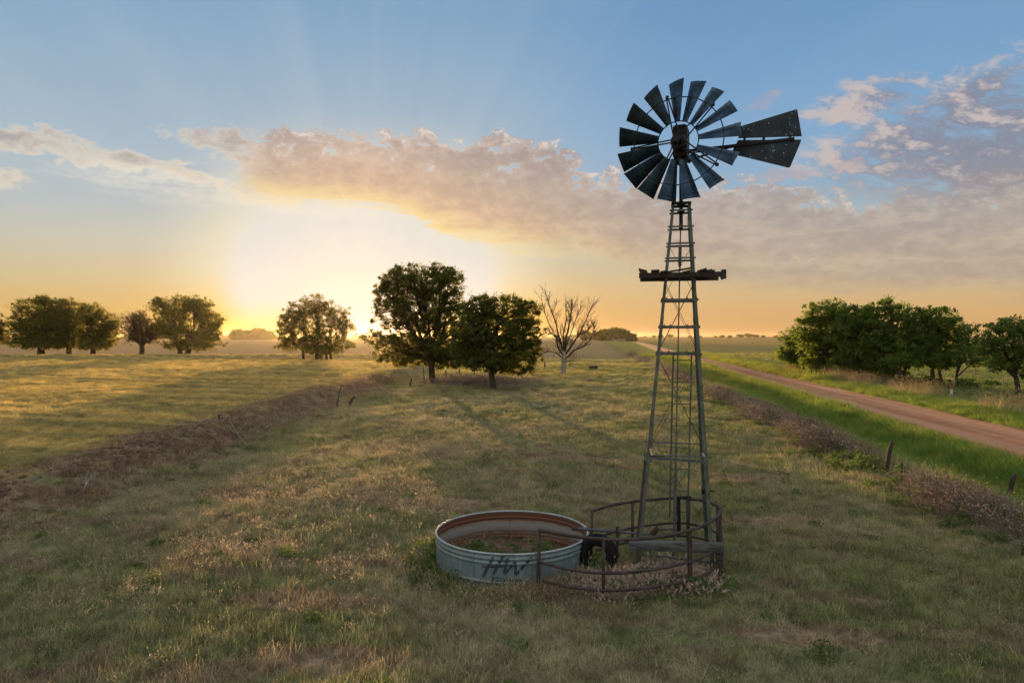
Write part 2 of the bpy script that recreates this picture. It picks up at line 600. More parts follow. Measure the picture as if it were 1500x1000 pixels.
def meadow_group():
    """colour of whatever grows or lies at a place of the land"""
    g = bpy.data.node_groups.new('meadow_colour', 'ShaderNodeTree')
    g.interface.new_socket('Color', in_out='OUTPUT', socket_type='NodeSocketColor')
    N = NT(g)
    pos = N.node('ShaderNodeNewGeometry').outputs['Position']
    sp = N.node('ShaderNodeSeparateXYZ')
    N.put(sp.inputs[0], pos)
    x, y = S(g, sp.outputs[0]), S(g, sp.outputs[1])
    flat = N.comb(x, y, 0.0)
    big = N.noise(flat, 0.16, 3, 0.6, 0.3)
    mid = N.noise(N.scale(flat, 1, 1.5, 1, (7, 3, 0)), 0.75, 4, 0.65, 0.4)
    fine = N.noise(flat, 5.0, 3, 0.7)
    xl = x + 11.9 + (mid - 0.5) * 1.6
    xf = x - (y * 0.11 + 8.8)
    xr = x - (y * 0.140 + 12.9)
    green, olive, dry, soil = rgba(.092, .132, .042), rgba(.135, .150, .066), rgba(.220, .195, .118), rgba(.165, .120, .082)
    c = N.mix(big.step(0.40, 0.62), olive, dry)
    c = N.mix(mid.step(0.47, 0.66) * 0.8, c, green)
    c = N.mix(N.noise(N.scale(flat, 1, 1.8, 1, (21, 8, 0)), 0.42, 4, 0.7, 0.2).step(0.52, 0.64) * 0.85, c, soil)
    c = N.mix((x - 2.0 + y * 0.02).step(0, 8) * mid.step(0.35, 0.6) * 0.6, c, rgba(.115, .140, .036))
    bare = None
    for cx, cy, rx, ry in BARE_SPOTS:
        a, b = (x - cx) / rx, (y - cy) / ry
        e = 1.3 - (a * a + b * b)
        bare = e if bare is None else bare.max(e)
    c = N.mix((bare.max(-0.6) + (mid - 0.5) * 2.4).step(0.1, 0.9) * 0.8, c, N.mix(fine.step(.35, .65), rgba(.16, .105, .07), rgba(.235, .175, .115)))
    # field on the left: stubble rows, straw and green
    rows = N.noise(N.scale(N.scale(flat, 1, 1, 1, (0, 0, 0), (0, 0, R(17))), 0.035, 0.55, 1), 1.0, 4, 0.6, 0.2)
    fld = N.mix(rows.step(0.38, 0.6), rgba(.185, .165, .055), rgba(.40, .29, .09))
    fld = N.mix(mid.step(0.55, 0.7) * 0.5 * (xl + 9.0).step(-8, 8), fld, rgba(.14, .085, .05))
    fld = N.mix(y.step(116, 132), fld, rgba(.38, .25, .12))
    left = xl.step(0.2, -1.2)
    c = N.mix(left, c, fld)
    dirt = N.mix(N.noise(flat, 1.7, 4, 0.7, 0.3).step(0.45, 0.62), rgba(.125, .074, .050), rgba(.20, .15, .09))
    bank = xl.step(-2.3, -0.9) * xl.step(2.5, 1.0) * y.step(78, 48) * (mid + big * 0.6).step(0.60, 0.84)
    c = N.mix(bank, c, dirt)
    # ditch and verge by the road
    lush = N.mix(mid.step(0.40, 0.62), rgba(.11, .18, .035), rgba(.21, .22, .055))
    lush = N.mix(y.step(35, 75) * 0.7, lush, rgba(.24, .22, .055))
    c = N.mix(xf.step(0.5, 1.3), c, lush)
    rightland = N.mix(y.step(70, 160), rgba(.12, .15, .045), rgba(.20, .19, .06))
    rightland = N.mix(y.step(160, 420), rightland, rgba(.40, .26, .085))
    c = N.mix((x - (y * 0.138 + 18.0)).step(1.5, 5.0), c, rightland)
    # pale dead growth along the fence
    dead = N.mix(mid.step(0.35, 0.65), rgba(.19, .155, .12), rgba(.22, .20, .10))
    c = N.mix((xf + (mid - 0.5) * 0.8).abs().step(1.1, 0.45) * y.step(150, 60), c, dead)
    # pasture beyond the trees
    mida = (y + (big - 0.5) * 30).step(62, 76) * y.step(112, 90) * xf.step(-0.3, -2) * (x + 9.0).step(-2, 3)
    c = N.mix(mida * 0.75, c, N.mix(mid.step(.4, .6), rgba(.13, .16, .04), rgba(.34, .27, .07)))
    c = N.mix(y.step(112, 150) * xf.step(0.5, -4) * left._m('SUBTRACT', 1.0).abs(), c, N.mix(big.step(.4, .6), rgba(.27, .19, .11), rgba(.23, .19, .085)))
    c = N.mix(y.step(500, 1500) * 0.7, c, rgba(.34, .22, .09))
    c = N.mix(0.8, c, N.mix(fine.step(0.3, 0.7), rgba(.80, .80, .80), rgba(1.75, 1.72, 1.68)), 'MULTIPLY')
    o = N.node('NodeGroupOutput')
    N.link(c, o.inputs[0])
    return g


MEADOW = meadow_group()


def meadow(N):
    n = N.node('ShaderNodeGroup')
    n.node_tree = MEADOW
    return S(N.nt, n.outputs[0])


def mat_ground():
    m, N = material('soil_and_sod')
    pos = N.node('ShaderNodeNewGeometry').outputs['Position']
    f = N.noise(pos, 9.0, 4, 0.7)
    c = N.mix(0.40, meadow(N), rgba(.13, .10, .062))
    c = N.mix(0.6, c, N.mix(f.step(0.3, 0.7), rgba(.72, .72, .72), rgba(1.25, 1.22, 1.18)), 'MULTIPLY')
    d = N.node('ShaderNodeBsdfDiffuse')
    N.put(d.inputs[0], c)
    bn = N.node('ShaderNodeBump')
    bn.inputs['Strength'].default_value = 0.6
    bn.inputs['Distance'].default_value = 0.05
    N.put(bn.inputs['Height'], f)
    N.link(bn.outputs[0], d.inputs['Normal'])
    o = N.node('ShaderNodeOutputMaterial')
    N.link(d.outputs[0], o.inputs['Surface'])
    return m


def leaf_shader(N, col, trans=0.45, tcol=None):
    d = N.node('ShaderNodeBsdfDiffuse')
    N.put(d.inputs[0], col)
    t = N.node('ShaderNodeBsdfTranslucent')
    N.put(t.inputs[0], tcol if tcol is not None else col)
    mx = N.node('ShaderNodeMixShader')
    mx.inputs[0].default_value = trans
    N.link(d.outputs[0], mx.inputs[1])
    N.link(t.outputs[0], mx.inputs[2])
    o = N.node('ShaderNodeOutputMaterial')
    N.link(mx.outputs[0], o.inputs['Surface'])


def mat_grass(name, lo, hi, own=None, own_f=0.0, sat=1.0):
    """grass that takes its hue from the place it grows on, with a tint per tuft"""
    m, N = material(name)
    oi = S(N.nt, N.node('ShaderNodeObjectInfo').outputs['Random'])
    c = meadow(N)
    if own is not None:
        c = N.mix(own_f, c, own)
    k = N.mix(oi, (lo, lo, lo, 1), (hi, hi * 0.97, hi * 0.9, 1))
    c = N.mix(1.0, c, k, 'MULTIPLY')
    leaf_shader(N, c, 0.4)
    return m


def mat_flat_leaf(name, a, b, trans=0.45, scale=1.2, glow=None):
    m, N = material(name)
    pos = N.node('ShaderNodeNewGeometry')
    n = N.noise(pos.outputs['Position'], scale, 3, 0.6)
    rnd = S(N.nt, pos.outputs['Random Per Island'])
    c = N.mix((n * 0.7 + rnd * 0.5 - 0.1).step(0.3, 0.75), a, b)
    leaf_shader(N, c, trans, N.mix(0.34, c, glow) if glow else None)
    return m


def mat_bark(name, a, b):
    m, N = material(name)
    o = objco(N)
    n = N.noise(N.scale(o, 1, 1, 0.25), 9.0, 5, 0.7, 0.4)
    finish(N, N.mix(n.step(0.35, 0.65), a, b), 0.95, bump=n, bump_d=0.04, spec=0.1)
    return m


def mat_steel(name, base, dark, rust_amt=0.3, rough=0.5, metal=0.6, rust=(.14, .055, .03, 1), scale=6.0):
    m, N = material(name)
    pos = objco(N)
    n1 = N.noise(pos, scale, 5, 0.65, 0.2)
    n2 = N.noise(N.scale(pos, 1, 1, 0.35, (4, 2, 8)), scale * 2.2, 5, 0.7, 0.3)
    c = N.mix(n1.step(0.35, 0.65), base, dark)
    r = (n2 + (n1 - 0.5) * 0.5).step(0.72 - rust_amt * 0.5, 0.86 - rust_amt * 0.5)
    c = N.mix(r, c, rust)
    finish(N, c, (n1 * 0.25 + (rough - 0.12)) + r * 0.3, (r * -1.0 + 1.0) * metal, bump=n2, bump_d=0.002, spec=0.4)
    return m


def mat_wood(name, a, b, scale=14):
    m, N = material(name)
    n = N.noise(N.scale(objco(N), 0.06, 1, 1), scale, 5, 0.7, 0.5)
    finish(N, N.mix(n.step(0.35, 0.65), a, b), 0.9, bump=n, bump_d=0.01, spec=0.15)
    return m


def mat_road():
    m, N = material('red_dirt')
    pos = N.node('ShaderNodeNewGeometry').outputs['Position']
    sp = N.node('ShaderNodeSeparateXYZ')
    N.put(sp.inputs[0], pos)
    x, y = S(N.nt, sp.outputs[0]), S(N.nt, sp.outputs[1])
    t = (x - (y * 0.140 + 12.9)) / 5.05
    along = N.noise(N.scale(N.comb(t * 5.1, y, 0.0), 1.3, 0.05, 1), 1.0, 5, 0.65, 0.3)
    n = N.noise(pos, 1.1, 5, 0.7)
    f = N.noise(pos, 12.0, 3, 0.7)
    c = N.mix(along.step(0.35, 0.65), rgba(.31, .135, .062), rgba(.41, .20, .105))
    c = N.mix(n.step(0.55, 0.72) * 0.5, c, rgba(.24, .115, .075))
    tracks = (t - 0.28).abs().step(0.11, 0.03).max((t - 0.70).abs().step(0.12, 0.03))
    c = N.mix(tracks * 0.4, c, rgba(.45, .245, .15))
    mid = (t - 0.49).abs().step(0.10, 0.0) * n.step(0.45, 0.6)
    c = N.mix(mid * 0.5, c, rgba(.23, .10, .062))
    edge = (t - 0.5).abs().step(0.41, 0.5) * n.step(0.35, 0.6)
    c = N.mix(edge * 0.7, c, rgba(.20, .14, .07))
    c = N.mix(f.step(0.62, 0.75) * 0.35, c, rgba(.48, .29, .20))
    finish(N, c, 0.95, bump=n + along * 0.8 + f * 0.25, bump_d=0.05, spec=0.1)
    return m


M = {}
M['ground'] = mat_ground()
M['road'] = mat_road()
M['grass'] = mat_grass('grass_blades', 0.65, 2.0)
M['straw'] = mat_grass('dry_blades', 0.75, 2.1, rgba(.36, .31, .19), 0.55)
M['pale'] = mat_flat_leaf('pale_seed_heads', rgba(.46, .36, .23), rgba(.62, .50, .35), 0.45, 3)
M['pink'] = mat_flat_leaf('faded_pink_seed_heads', rgba(.36, .26, .19), rgba(.68, .57, .45), 0.4, 2.5)
M['lush'] = mat_grass('ditch_blades', 0.75, 1.5, rgba(.13, .22, .035), 0.35)
M['forb'] = mat_flat_leaf('forb_leaves', rgba(.075, .125, .032), rgba(.13, .17, .05), 0.4, 2)
M['dead'] = mat_flat_leaf('dead_stems', rgba(.15, .115, .085), rgba(.38, .31, .245), 0.25, 1.0)
M['tall'] = mat_flat_leaf('tall_dry_grass', rgba(.22, .145, .085), rgba(.40, .29, .17), 0.4, 0.6)
M['leaf'] = mat_flat_leaf('elm_leaves', rgba(.050, .075, .020), rgba(.115, .135, .034), 0.55, 0.9, rgba(.44, .33, .035))
M['leaf2'] = mat_flat_leaf('locust_leaves', rgba(.06, .12, .026), rgba(.15, .21, .045), 0.5, 0.8, rgba(.30, .32, .05))
M['leaf3'] = mat_flat_leaf('thin_dry_leaves', rgba(.06, .055, .022), rgba(.14, .11, .045), 0.45, 0.9)
M['bark'] = mat_bark('dark_bark', rgba(.045, .032, .022), rgba(.095, .068, .045))
M['deadwood'] = mat_bark('bleached_deadwood', rgba(.20, .165, .135), rgba(.36, .31, .26))
M['deadbark'] = mat_bark('grey_dead_bark', rgba(.045, .032, .024), rgba(.095, .070, .052))
M['steel'] = mat_steel('galvanised_angle', rgba(.115, .135, .10), rgba(.06, .075, .055), 0.22, 0.6, 0.25)
M['blade'] = mat_steel('galvanised_sheet', rgba(.042, .078, .118), rgba(.022, .040, .060), 0.10, 0.38, 0.85, scale=3)
M['dark'] = mat_steel('dark_cast_iron', rgba(.020, .020, .019), rgba(.012, .0115, .011), 0.06, 0.6, 0.4)
M['vane'] = mat_steel('dull_vane_sheet', rgba(.034, .046, .055), rgba(.022, .028, .032), 0.12, 0.55, 0.6, scale=3)
M['pipe'] = mat_steel('rusty_pipe', rgba(.070, .050, .041), rgba(.036, .026, .021), 0.28, 0.7, 0.25, rust=(.10, .05, .033, 1))
M['gpipe'] = mat_steel('grey_pipe', rgba(.125, .135, .125), rgba(.08, .09, .085), 0.2, 0.6, 0.3)
M['wire'] = mat_steel('old_wire', rgba(.10, .10, .09), rgba(.06, .055, .05), 0.4, 0.6, 0.5)
M['wood'] = mat_wood('grey_timber', rgba(.045, .050, .043), rgba(.13, .135, .12))
M['post'] = mat_wood('weathered_post', rgba(.035, .027, .020), rgba(.075, .058, .044))
M['plank'] = mat_wood('dark_plank', rgba(.035, .028, .022), rgba(.06, .05, .04))
M['rubber'] = mat_bark('old_rubber', rgba(.007, .007, .0075), rgba(.015, .014, .014))
M['paint'] = mat_steel('worn_black_paint', rgba(.022, .030, .034), rgba(.034, .046, .050), 0.26, 0.6, 0.0, rust=(.085, .135, .14, 1), scale=9)
M['rope'] = mat_bark('pale_cord', rgba(.5, .42, .32), rgba(.6, .52, .42))
M['white'] = mat_steel('white_tag', rgba(.62, .58, .52), rgba(.5, .46, .42), 0.0, 0.7, 0.0)
M['rock'] = mat_bark('red_stone', rgba(.24, .13, .10), rgba(.32, .20, .16))
M['clod'] = mat_bark('red_earth', rgba(.10, .056, .039), rgba(.17, .10, .068))
M['prock'] = mat_bark('pale_stone', rgba(.36, .32, .26), rgba(.46, .41, .34))


# ------------------------------------------------------------------ land
def axis(lo, hi, k, dt, c):
    a, b = math.asinh((lo - c) / k), math.asinh((hi - c) / k)
    n = int((b - a) / dt)
    return c + k * np.sinh(np.linspace(a, b, n))


def build_ground():
    xs = axis(-3900, 3900, 9.0, 0.026, 0.0)
    ys = axis(-1500, 3900, 12.0, 0.026, 16.0)
    X, Y = np.meshgrid(xs, ys)
    Z = height(X, Y)
    v = np.stack([X, Y, Z], -1).reshape(-1, 3)
    nx, ny = len(xs), len(ys)
    i = np.arange(nx - 1)[None, :] + nx * np.arange(ny - 1)[:, None]
    q = np.stack([i, i + 1, i + 1 + nx, i + nx], -1).reshape(-1, 4)
    me = raw_mesh('ground', v, q, mats=[M['ground']])
    me.polygons.foreach_set('use_smooth', [True] * len(me.polygons))
    o = bpy.data.objects.new('ground', me)
    C.objects.link(o)
    tag(o, kind='structure')
    # the dirt road
    ys = axis(-120, 3000, 14.0, 0.03, 20.0)
    ts = np.linspace(-0.03, 1.03, 15)
    vv, qq = [], []
    for j, y in enumerate(ys):
        wl = 0.16 * math.sin(y * 0.37) + 0.1 * math.sin(y * 1.1 + 1)
        wr = 0.16 * math.sin(y * 0.31 + 2) + 0.1 * math.sin(y * 0.9)
        for t in ts:
            x = (road_l(y) + wl) * (1 - t) + (road_r(y) + wr) * t
            e = min(t + 0.03, 1.03 - t)
            rut = -0.03 * math.exp(-((t - .28) / .06) ** 2) - 0.03 * math.exp(-((t - .70) / .06) ** 2)
            vv.append((x, y, hz(x, y) + (0.07 + rut if e > 0.06 else -0.04 + 0.11 * e / 0.06)))
    n = len(ts)
    for j in range(len(ys) - 1):
        for k in range(n - 1):
            qq.append((j * n + k, j * n + k + 1, (j + 1) * n + k + 1, (j + 1) * n + k))
    me = raw_mesh('dirt_road', np.array(vv), np.array(qq), mats=[M['road']])
    me.polygons.foreach_set('use_smooth', [True] * len(me.polygons))
    o = bpy.data.objects.new('dirt_road', me)
    C.objects.link(o)
    tag(o, 'straight red dirt road running to the horizon beside the pasture', 'road', kind='structure')


build_ground()


# ------------------------------------------------------------------ grass and weeds (stuff)
def clump(name, mats, n, r, h, w, lean=0.5, heads=0, head_mat=None, head_len=0.06, head_w=0.012, seg=2, bent=0.6):
    """one tuft: n thin blades rising from a patch of radius r"""
    V, F, MI = [], [], []
    for i in range(n):
        a = random.uniform(0, 2 * math.pi)
        d = r * math.sqrt(random.random())
        p = Vector((d * math.cos(a), d * math.sin(a), -0.02))
        az_ = random.uniform(0, 2 * math.pi)
        ln = lean * random.random()
        hh = h * random.uniform(0.45, 1.1)
        ww = w * random.uniform(0.6, 1.3)
        dirv = Vector((math.cos(az_) * ln, math.sin(az_) * ln, 1)).normalized()
        side = Vector((-math.sin(az_), math.cos(az_), 0))
        bend = Vector((math.cos(az_), math.sin(az_), -0.25)) * bent * hh * random.random()
        pts = []
        for s in range(seg + 1):
            t = s / seg
            pts.append(p + dirv * hh * t + bend * t * t)
        o = len(V)
        for s, q in enumerate(pts):
            k = ww * (1 - 0.85 * s / seg) / 2
            V += [q - side * k, q + side * k]
        mi = random.randrange(len(mats))
        for s in range(seg):
            F.append((o + 2 * s, o + 2 * s + 1, o + 2 * s + 3, o + 2 * s + 2))
            MI.append(mi)
        if heads and random.random() < heads:
            q, dd = pts[-1], (pts[-1] - pts[-2]).normalized()
            for _ in range(3):
                sd_ = Vector((random.uniform(-1, 1), random.uniform(-1, 1), random.uniform(-.4, .4))).normalized()
                o = len(V)
                L_ = head_len * random.uniform(.6, 1.2)
                V += [q - sd_ * head_w * .3, q + dd * L_ * .5 - sd_ * head_w, q + dd * L_, q + dd * L_ * .45 + sd_ * head_w]
                F.append((o, o + 1, o + 2, o + 3))
                MI.append(len(mats))
    ms = list(mats) + ([head_mat] if head_mat else [])
    me = raw_mesh(name, np.array([tuple(v) for v in V]), np.array(F), mats=ms, mat_idx=MI)
    return me


def forb(name, mat, n, r, h, leaf, stem=None):
    """a low broad-leaved weed: small leaves through a dome"""
    V, F, MI = [], [], []
    for i in range(n):
        a = random.uniform(0, 2 * math.pi)
        u = random.random() ** 0.5
        z = h * random.random() * math.sqrt(max(0.05, 1 - u * u * 0.9))
        p = Vector((r * u * math.cos(a), r * u * math.sin(a), z))
        d = Vector((random.gauss(0, 1), random.gauss(0, 1), random.gauss(0, .7))).normalized()
        s = d.orthogonal().normalized()
        L_ = leaf * random.uniform(.6, 1.4)
        o = len(V)
        V += [p, p + d * L_ * .5 + s * L_ * .28, p + d * L_, p + d * L_ * .5 - s * L_ * .28]
        F.append((o, o + 1, o + 2, o + 3))
        MI.append(0 if stem is None or random.random() < .8 else 1)
    return raw_mesh(name, np.array([tuple(v) for v in V]), np.array(F), mats=[mat] + ([stem] if stem else []), mat_idx=MI)


def scatter(name, pts, meshes, label=None):
    """one stuff object: the tufts at pts = (x, y, z, turn, size, lean) picked from meshes"""
    pts = np.asarray(pts, dtype=float)
    n = len(pts)
    src = bpy.data.collections.new(name + '_tufts')
    for i, me in enumerate(meshes):
        src.objects.link(bpy.data.objects.new('%s_tuft_%02d' % (name, i), me))
    me = bpy.data.meshes.new(name)
    me.vertices.add(n)
    me.vertices.foreach_set('co', pts[:, :3].astype(np.float32).ravel())
    rot = np.zeros((n, 3), np.float32)
    rot[:, 2] = pts[:, 3]
    if pts.shape[1] > 5:
        rot[:, 0] = pts[:, 5]
    for an, tp, dat in (('turn', 'FLOAT_VECTOR', rot), ('size', 'FLOAT', pts[:, 4].astype(np.float32)), ('pick', 'INT', rng.integers(0, len(meshes), n).astype(np.int32))):
        a = me.attributes.new(an, tp, 'POINT')
        a.data.foreach_set('vector' if tp == 'FLOAT_VECTOR' else 'value', dat.ravel())
    o = bpy.data.objects.new(name, me)
    C.objects.link(o)
    g = bpy.data.node_groups.new(name + '_spread', 'GeometryNodeTree')
    g.interface.new_socket('Geometry', in_out='INPUT', socket_type='NodeSocketGeometry')
    g.interface.new_socket('Geometry', in_out='OUTPUT', socket_type='NodeSocketGeometry')
    L = g.links
    gi, go = g.nodes.new('NodeGroupInput'), g.nodes.new('NodeGroupOutput')
    iop = g.nodes.new('GeometryNodeInstanceOnPoints')
    ci = g.nodes.new('GeometryNodeCollectionInfo')
    ci.inputs['Collection'].default_value = src
    ci.inputs['Separate Children'].default_value = True
    ci.inputs['Reset Children'].default_value = True
    iop.inputs['Pick Instance'].default_value = True

    def attr(nm, tp):
        a = g.nodes.new('GeometryNodeInputNamedAttribute')
        a.data_type = tp
        a.inputs['Name'].default_value = nm
        return a.outputs['Attribute']
    mp = g.nodes.new('GeometryNodeMeshToPoints')
    L.new(gi.outputs[0], mp.inputs['Mesh'])
    L.new(mp.outputs[0], iop.inputs['Points'])
    L.new(ci.outputs[0], iop.inputs['Instance'])
    L.new(attr('pick', 'INT'), iop.inputs['Instance Index'])
    e2r = g.nodes.new('FunctionNodeEulerToRotation')
    L.new(attr('turn', 'FLOAT_VECTOR'), e2r.inputs[0])
    L.new(e2r.outputs[0], iop.inputs['Rotation'])
    L.new(attr('size', 'FLOAT'), iop.inputs['Scale'])
    L.new(iop.outputs[0], go.inputs[0])
    md = o.modifiers.new('spread', 'NODES')
    md.node_group = g
    tag(o, label, kind='stuff')
    return o


def land(n, y0, y1, fx0, fx1, keep=None):
    """n random places with y in y0..y1 and x between the functions fx0(y), fx1(y)"""
    y = y0 + (y1 - y0) * rng.random(n)
    a, b = fx0(y), fx1(y)
    wmax = np.max(b - a)
    ok = rng.random(n) < (b - a) / wmax
    y, a, b = y[ok], a[ok], b[ok]
    x = a + (b - a) * rng.random(len(y))
    if keep is not None:
        k = rng.random(len(y)) < keep(x, y)
        x, y = x[k], y[k]
    return x, y


def pack(x, y, s0, s1, sink=0.0, lean=0.12):
    n = len(x)
    s = s0 + (s1 - s0) * rng.random(n)
    return np.stack([x, y, height(x, y) - sink, rng.random(n) * 6.283, s, rng.normal(0, lean, n)], 1)


def vnoise(x, y, f, seed=0):
    """cheap smooth noise 0..1"""
    r_ = np.random.default_rng(seed)
    out = np.zeros_like(np.asarray(x, float))
    for k in range(7):
        a = r_.random() * 6.283
        q = f * (0.6 + 1.3 * r_.random())
        out += np.sin((x * math.cos(a) + y * math.sin(a)) * q + r_.random() * 6.283)
    return 0.5 + out / 7.0


BARE = BARE_SPOTS


def worn(x, y):
    m = np.zeros_like(x)
    for cx, cy, rx, ry in BARE:
        m = np.maximum(m, 1.25 - ((x - cx) / rx) ** 2 - ((y - cy) / ry) ** 2)
    return np.clip(m, 0, 1)


TANK_C, TANK_R, TANK_H = (0.0, 12.42), 1.37, 0.61


def off_tank(x, y):
    return (np.hypot(x - TANK_C[0], y - TANK_C[1]) > TANK_R + 0.10).astype(float)


def off_road(x, y):
    return ((x < road_l(y) - 0.1) | (x > road_r(y) + 0.15)).astype(float)


def wide(y):
    return 0.80 * y + 5.0


short = [clump('short_grass', [M['grass'], M['grass'], M['straw']], 80, 0.20, h, 0.0075, 1.0, bent=0.9) for h in (0.08, 0.10, 0.13, 0.11, 0.17)]
mixed = [clump('mixed_grass', [M['grass'], M['straw']], 50, 0.15, h, 0.008, 0.8, 0.10, M['pale'], 0.035, 0.006) for h in (0.13, 0.17, 0.22)]
seedy = [clump('seeding_grass', [M['straw']], 24, 0.16, h, 0.005, 0.8, 0.8, M['pale'], 0.05, 0.009) for h in (0.18, 0.24, 0.29)]
lushm = [clump('lush_grass', [M['lush'], M['lush'], M['grass']], 55, 0.22, h, 0.012, 0.8, bent=0.9) for h in (0.28, 0.36, 0.45)]
tallm = [clump('tall_grass', [M['tall'], M['straw']], 30, 0.25, h, 0.012, 0.55, 0.6, M['tall'], 0.12, 0.02, seg=3) for h in (0.8, 1.0, 1.2)]
forbm = [forb('forb', M['forb'], 130, 0.17, h, 0.055) for h in (0.10, 0.18, 0.25)]
deadm = [clump('dead_brush', [M['dead']], 60, 0.22, h, 0.007, 1.6, 0.5, M['dead'], 0.05, 0.02, seg=3, bent=1.0) for h in (0.30, 0.42, 0.52)]
pinkm = [clump('pink_seed_grass', [M['dead'], M['pink']], 40, 0.18, h, 0.005, 0.8, 0.95, M['pink'], 0.075, 0.019) for h in (0.13, 0.17, 0.22)]


def build_grass():
    P = []
    for n, y0, y1, s0, s1 in ((20000, 6.5, 17, .5, 1.3), (18000, 17, 32, .7, 1.6), (13000, 32, 62, .9, 1.8), (11000, 62, 118, 1.2, 2.6)):
        x, y = land(n, y0, y1, lambda y: np.maximum(-wide(y), -11.5), lambda y: np.minimum(fence_x(y) + 0.2, wide(y)),
                    lambda x, y: off_tank(x, y) * (1 - 0.64 * np.exp(-((x + 11.2) / 1.2) ** 2) * (y < 52)) * np.clip(0.55 + 0.8 * vnoise(x, y, 0.9, 3), 0, 1) * (1 - 0.72 * worn(x, y)))
        P.append(pack(x, y, s0, s1))
    scatter('pasture_grass', np.concatenate(P), short, 'short green and straw coloured grass covering the pasture')
    P = []
    for n, y0, y1, s0, s1 in ((3800, 6.5, 17, .5, 1.0), (4200, 17, 32, .6, 1.15), (3800, 32, 62, .8, 1.5), (3500, 62, 118, 1.2, 2.2)):
        x, y = land(n, y0, y1, lambda y: np.maximum(-wide(y), -11.0), lambda y: np.minimum(fence_x(y) - 0.3, wide(y)),
                    lambda x, y: off_tank(x, y) * (vnoise(x, y, 0.7, 5) > 0.52) * 0.9)
        P.append(pack(x, y, s0, s1))
    t = rng.random(420) * 6.283
    q = TANK_R + 0.10 + 0.45 * rng.random(420) ** 1.4
    P.append(pack(TANK_C[0] + q * np.cos(t), TANK_C[1] + q * np.sin(t), .8, 1.7))
    scatter('rough_grass', np.concatenate(P), mixed, 'rougher longer grass tufts spread over the pasture')
    # pale seeding drifts
    P = []
    for cx, cy, rx, ry, n in ((-4.4, 17.5, 5.0, 3.5, 420), (-2.6, 24.5, 4.2, 4.0, 520), (-5.6, 12.4, 2.4, 1.8, 45), (-6.4, 21, 3.5, 5.0, 160), (-8.4, 15.5, 2.3, 2.4, 50), (-1.5, 31, 5, 5, 160), (-6.2, 10.7, 1.0, 0.9, 26), (-2.0, 12.6, 2.0, 2.0, 50), (0.2, 10.3, 1.4, .6, 24)):
        P.append(pack(cx + rx * rng.normal(0, .5, n), cy + ry * rng.normal(0, .5, n), .55, 1.1))
    x, y = land(1500, 7, 40, lambda y: np.maximum(-wide(y), -9.5), lambda y: np.minimum(fence_x(y) - 1, wide(y)))
    P.append(pack(x, y, .45, .9))
    P = np.concatenate(P)
    P = P[off_tank(P[:, 0], P[:, 1]) > 0]
    scatter('seeding_grass', P, seedy, 'pale seeding grass in drifts left of the tank')
    # broad-leaved weeds
    x, y = land(500, 6.8, 40, lambda y: np.maximum(-wide(y), -10.5), lambda y: np.minimum(fence_x(y) + 0.4, wide(y)),
                lambda x, y: off_tank(x, y) * (0.25 + (vnoise(x, y, 0.55, 9) > 0.60) * 0.75))
    P = pack(x, y, .45, 1.1)
    yy = 11 + 45 * rng.random(420)
    xx = fence_x(yy) - 0.35 + rng.normal(0, .5, 420)
    P = np.concatenate([P, pack(xx, yy, .7, 1.6)])
    t = 2.6 + 1.5 * rng.random(60)
    q = TANK_R + 0.10 + 0.5 * rng.random(60) ** 1.5
    P = np.concatenate([P, pack(TANK_C[0] + q * np.cos(t), TANK_C[1] + q * np.sin(t), .6, 1.2)])
    x, y = rng.normal(2.5, 0.45, 46), rng.normal(10.95, 0.22, 46)
    P = np.concatenate([P, pack(x, y, .8, 1.3)])
    P = np.concatenate([P, np.array([[1.47, 11.72, 0.02, 0, 1.5, 0], [1.40, 11.62, 0.0, 2, 1.2, 0], [1.55, 11.68, 0.1, 1, 1.2, 0]])])
    scatter('leafy_weeds', P, forbm, 'low leafy green weeds between the grass')
    # left field and its bank
    P = []
    for n, y0, y1, s0, s1 in ((10500, 6, 30, .7, 1.2), (14000, 30, 60, .9, 1.7), (16000, 60, 122, 1.3, 2.8)):
        x, y = land(n, y0, y1, lambda y: -wide(y), lambda y: np.full_like(y, -11.2) + 0 * y)
        bank = np.exp(-((x + 11.6) / 1.6) ** 2) * (y < 55)
        k = rng.random(len(x)) > bank * 0.68
        P.append(pack(x[k], y[k], s0, s1))
    scatter('field_grass', np.concatenate(P), short + mixed[:1], 'straw coloured and green growth over the field on the far side of the bank')
    # clods of red earth on the bank
    cl = []
    for k in range(4):
        rd = random.Random(k)
        v, f = [], []
        for i in range(5):
            for j in range(7):
                th, ph = math.pi * i / 4, 2 * math.pi * j / 7
                q = 0.05 * rd.uniform(.7, 1.25)
                v.append((q * 1.3 * math.sin(th) * math.cos(ph), q * math.sin(th) * math.sin(ph), q * .6 * math.cos(th)))
        for i in range(4):
            for j in range(7):
                f.append((i * 7 + j, (i + 1) * 7 + j, (i + 1) * 7 + (j + 1) % 7, i * 7 + (j + 1) % 7))
        cl.append(raw_mesh('clod', np.array(v), np.array(f), mats=[M['clod']]))
    y = 11 + 50 * rng.random(5200)
    x = -11.6 + rng.normal(0, .95, 5200)
    k = rng.random(5200) < np.clip(vnoise(x, y, .8, 61) * 2.2 - .9, 0.03, .8)
    scatter('earth_clods', pack(x[k], y[k], .35, 1.5, 0.0, 0.4), cl, 'clods of red earth scattered over the dirt bank')
    # ditch and verges
    P = []
    for n, y0, y1, s0, s1 in ((9500, 3, 34, .7, 1.25), (7000, 34, 75, .9, 1.7), (4500, 75, 150, 1.4, 2.6)):
        x, y = land(n, y0, y1, lambda y: fence_x(y) + 0.25, lambda y: road_l(y) + 0.15)
        P.append(pack(x, y, s0, s1))
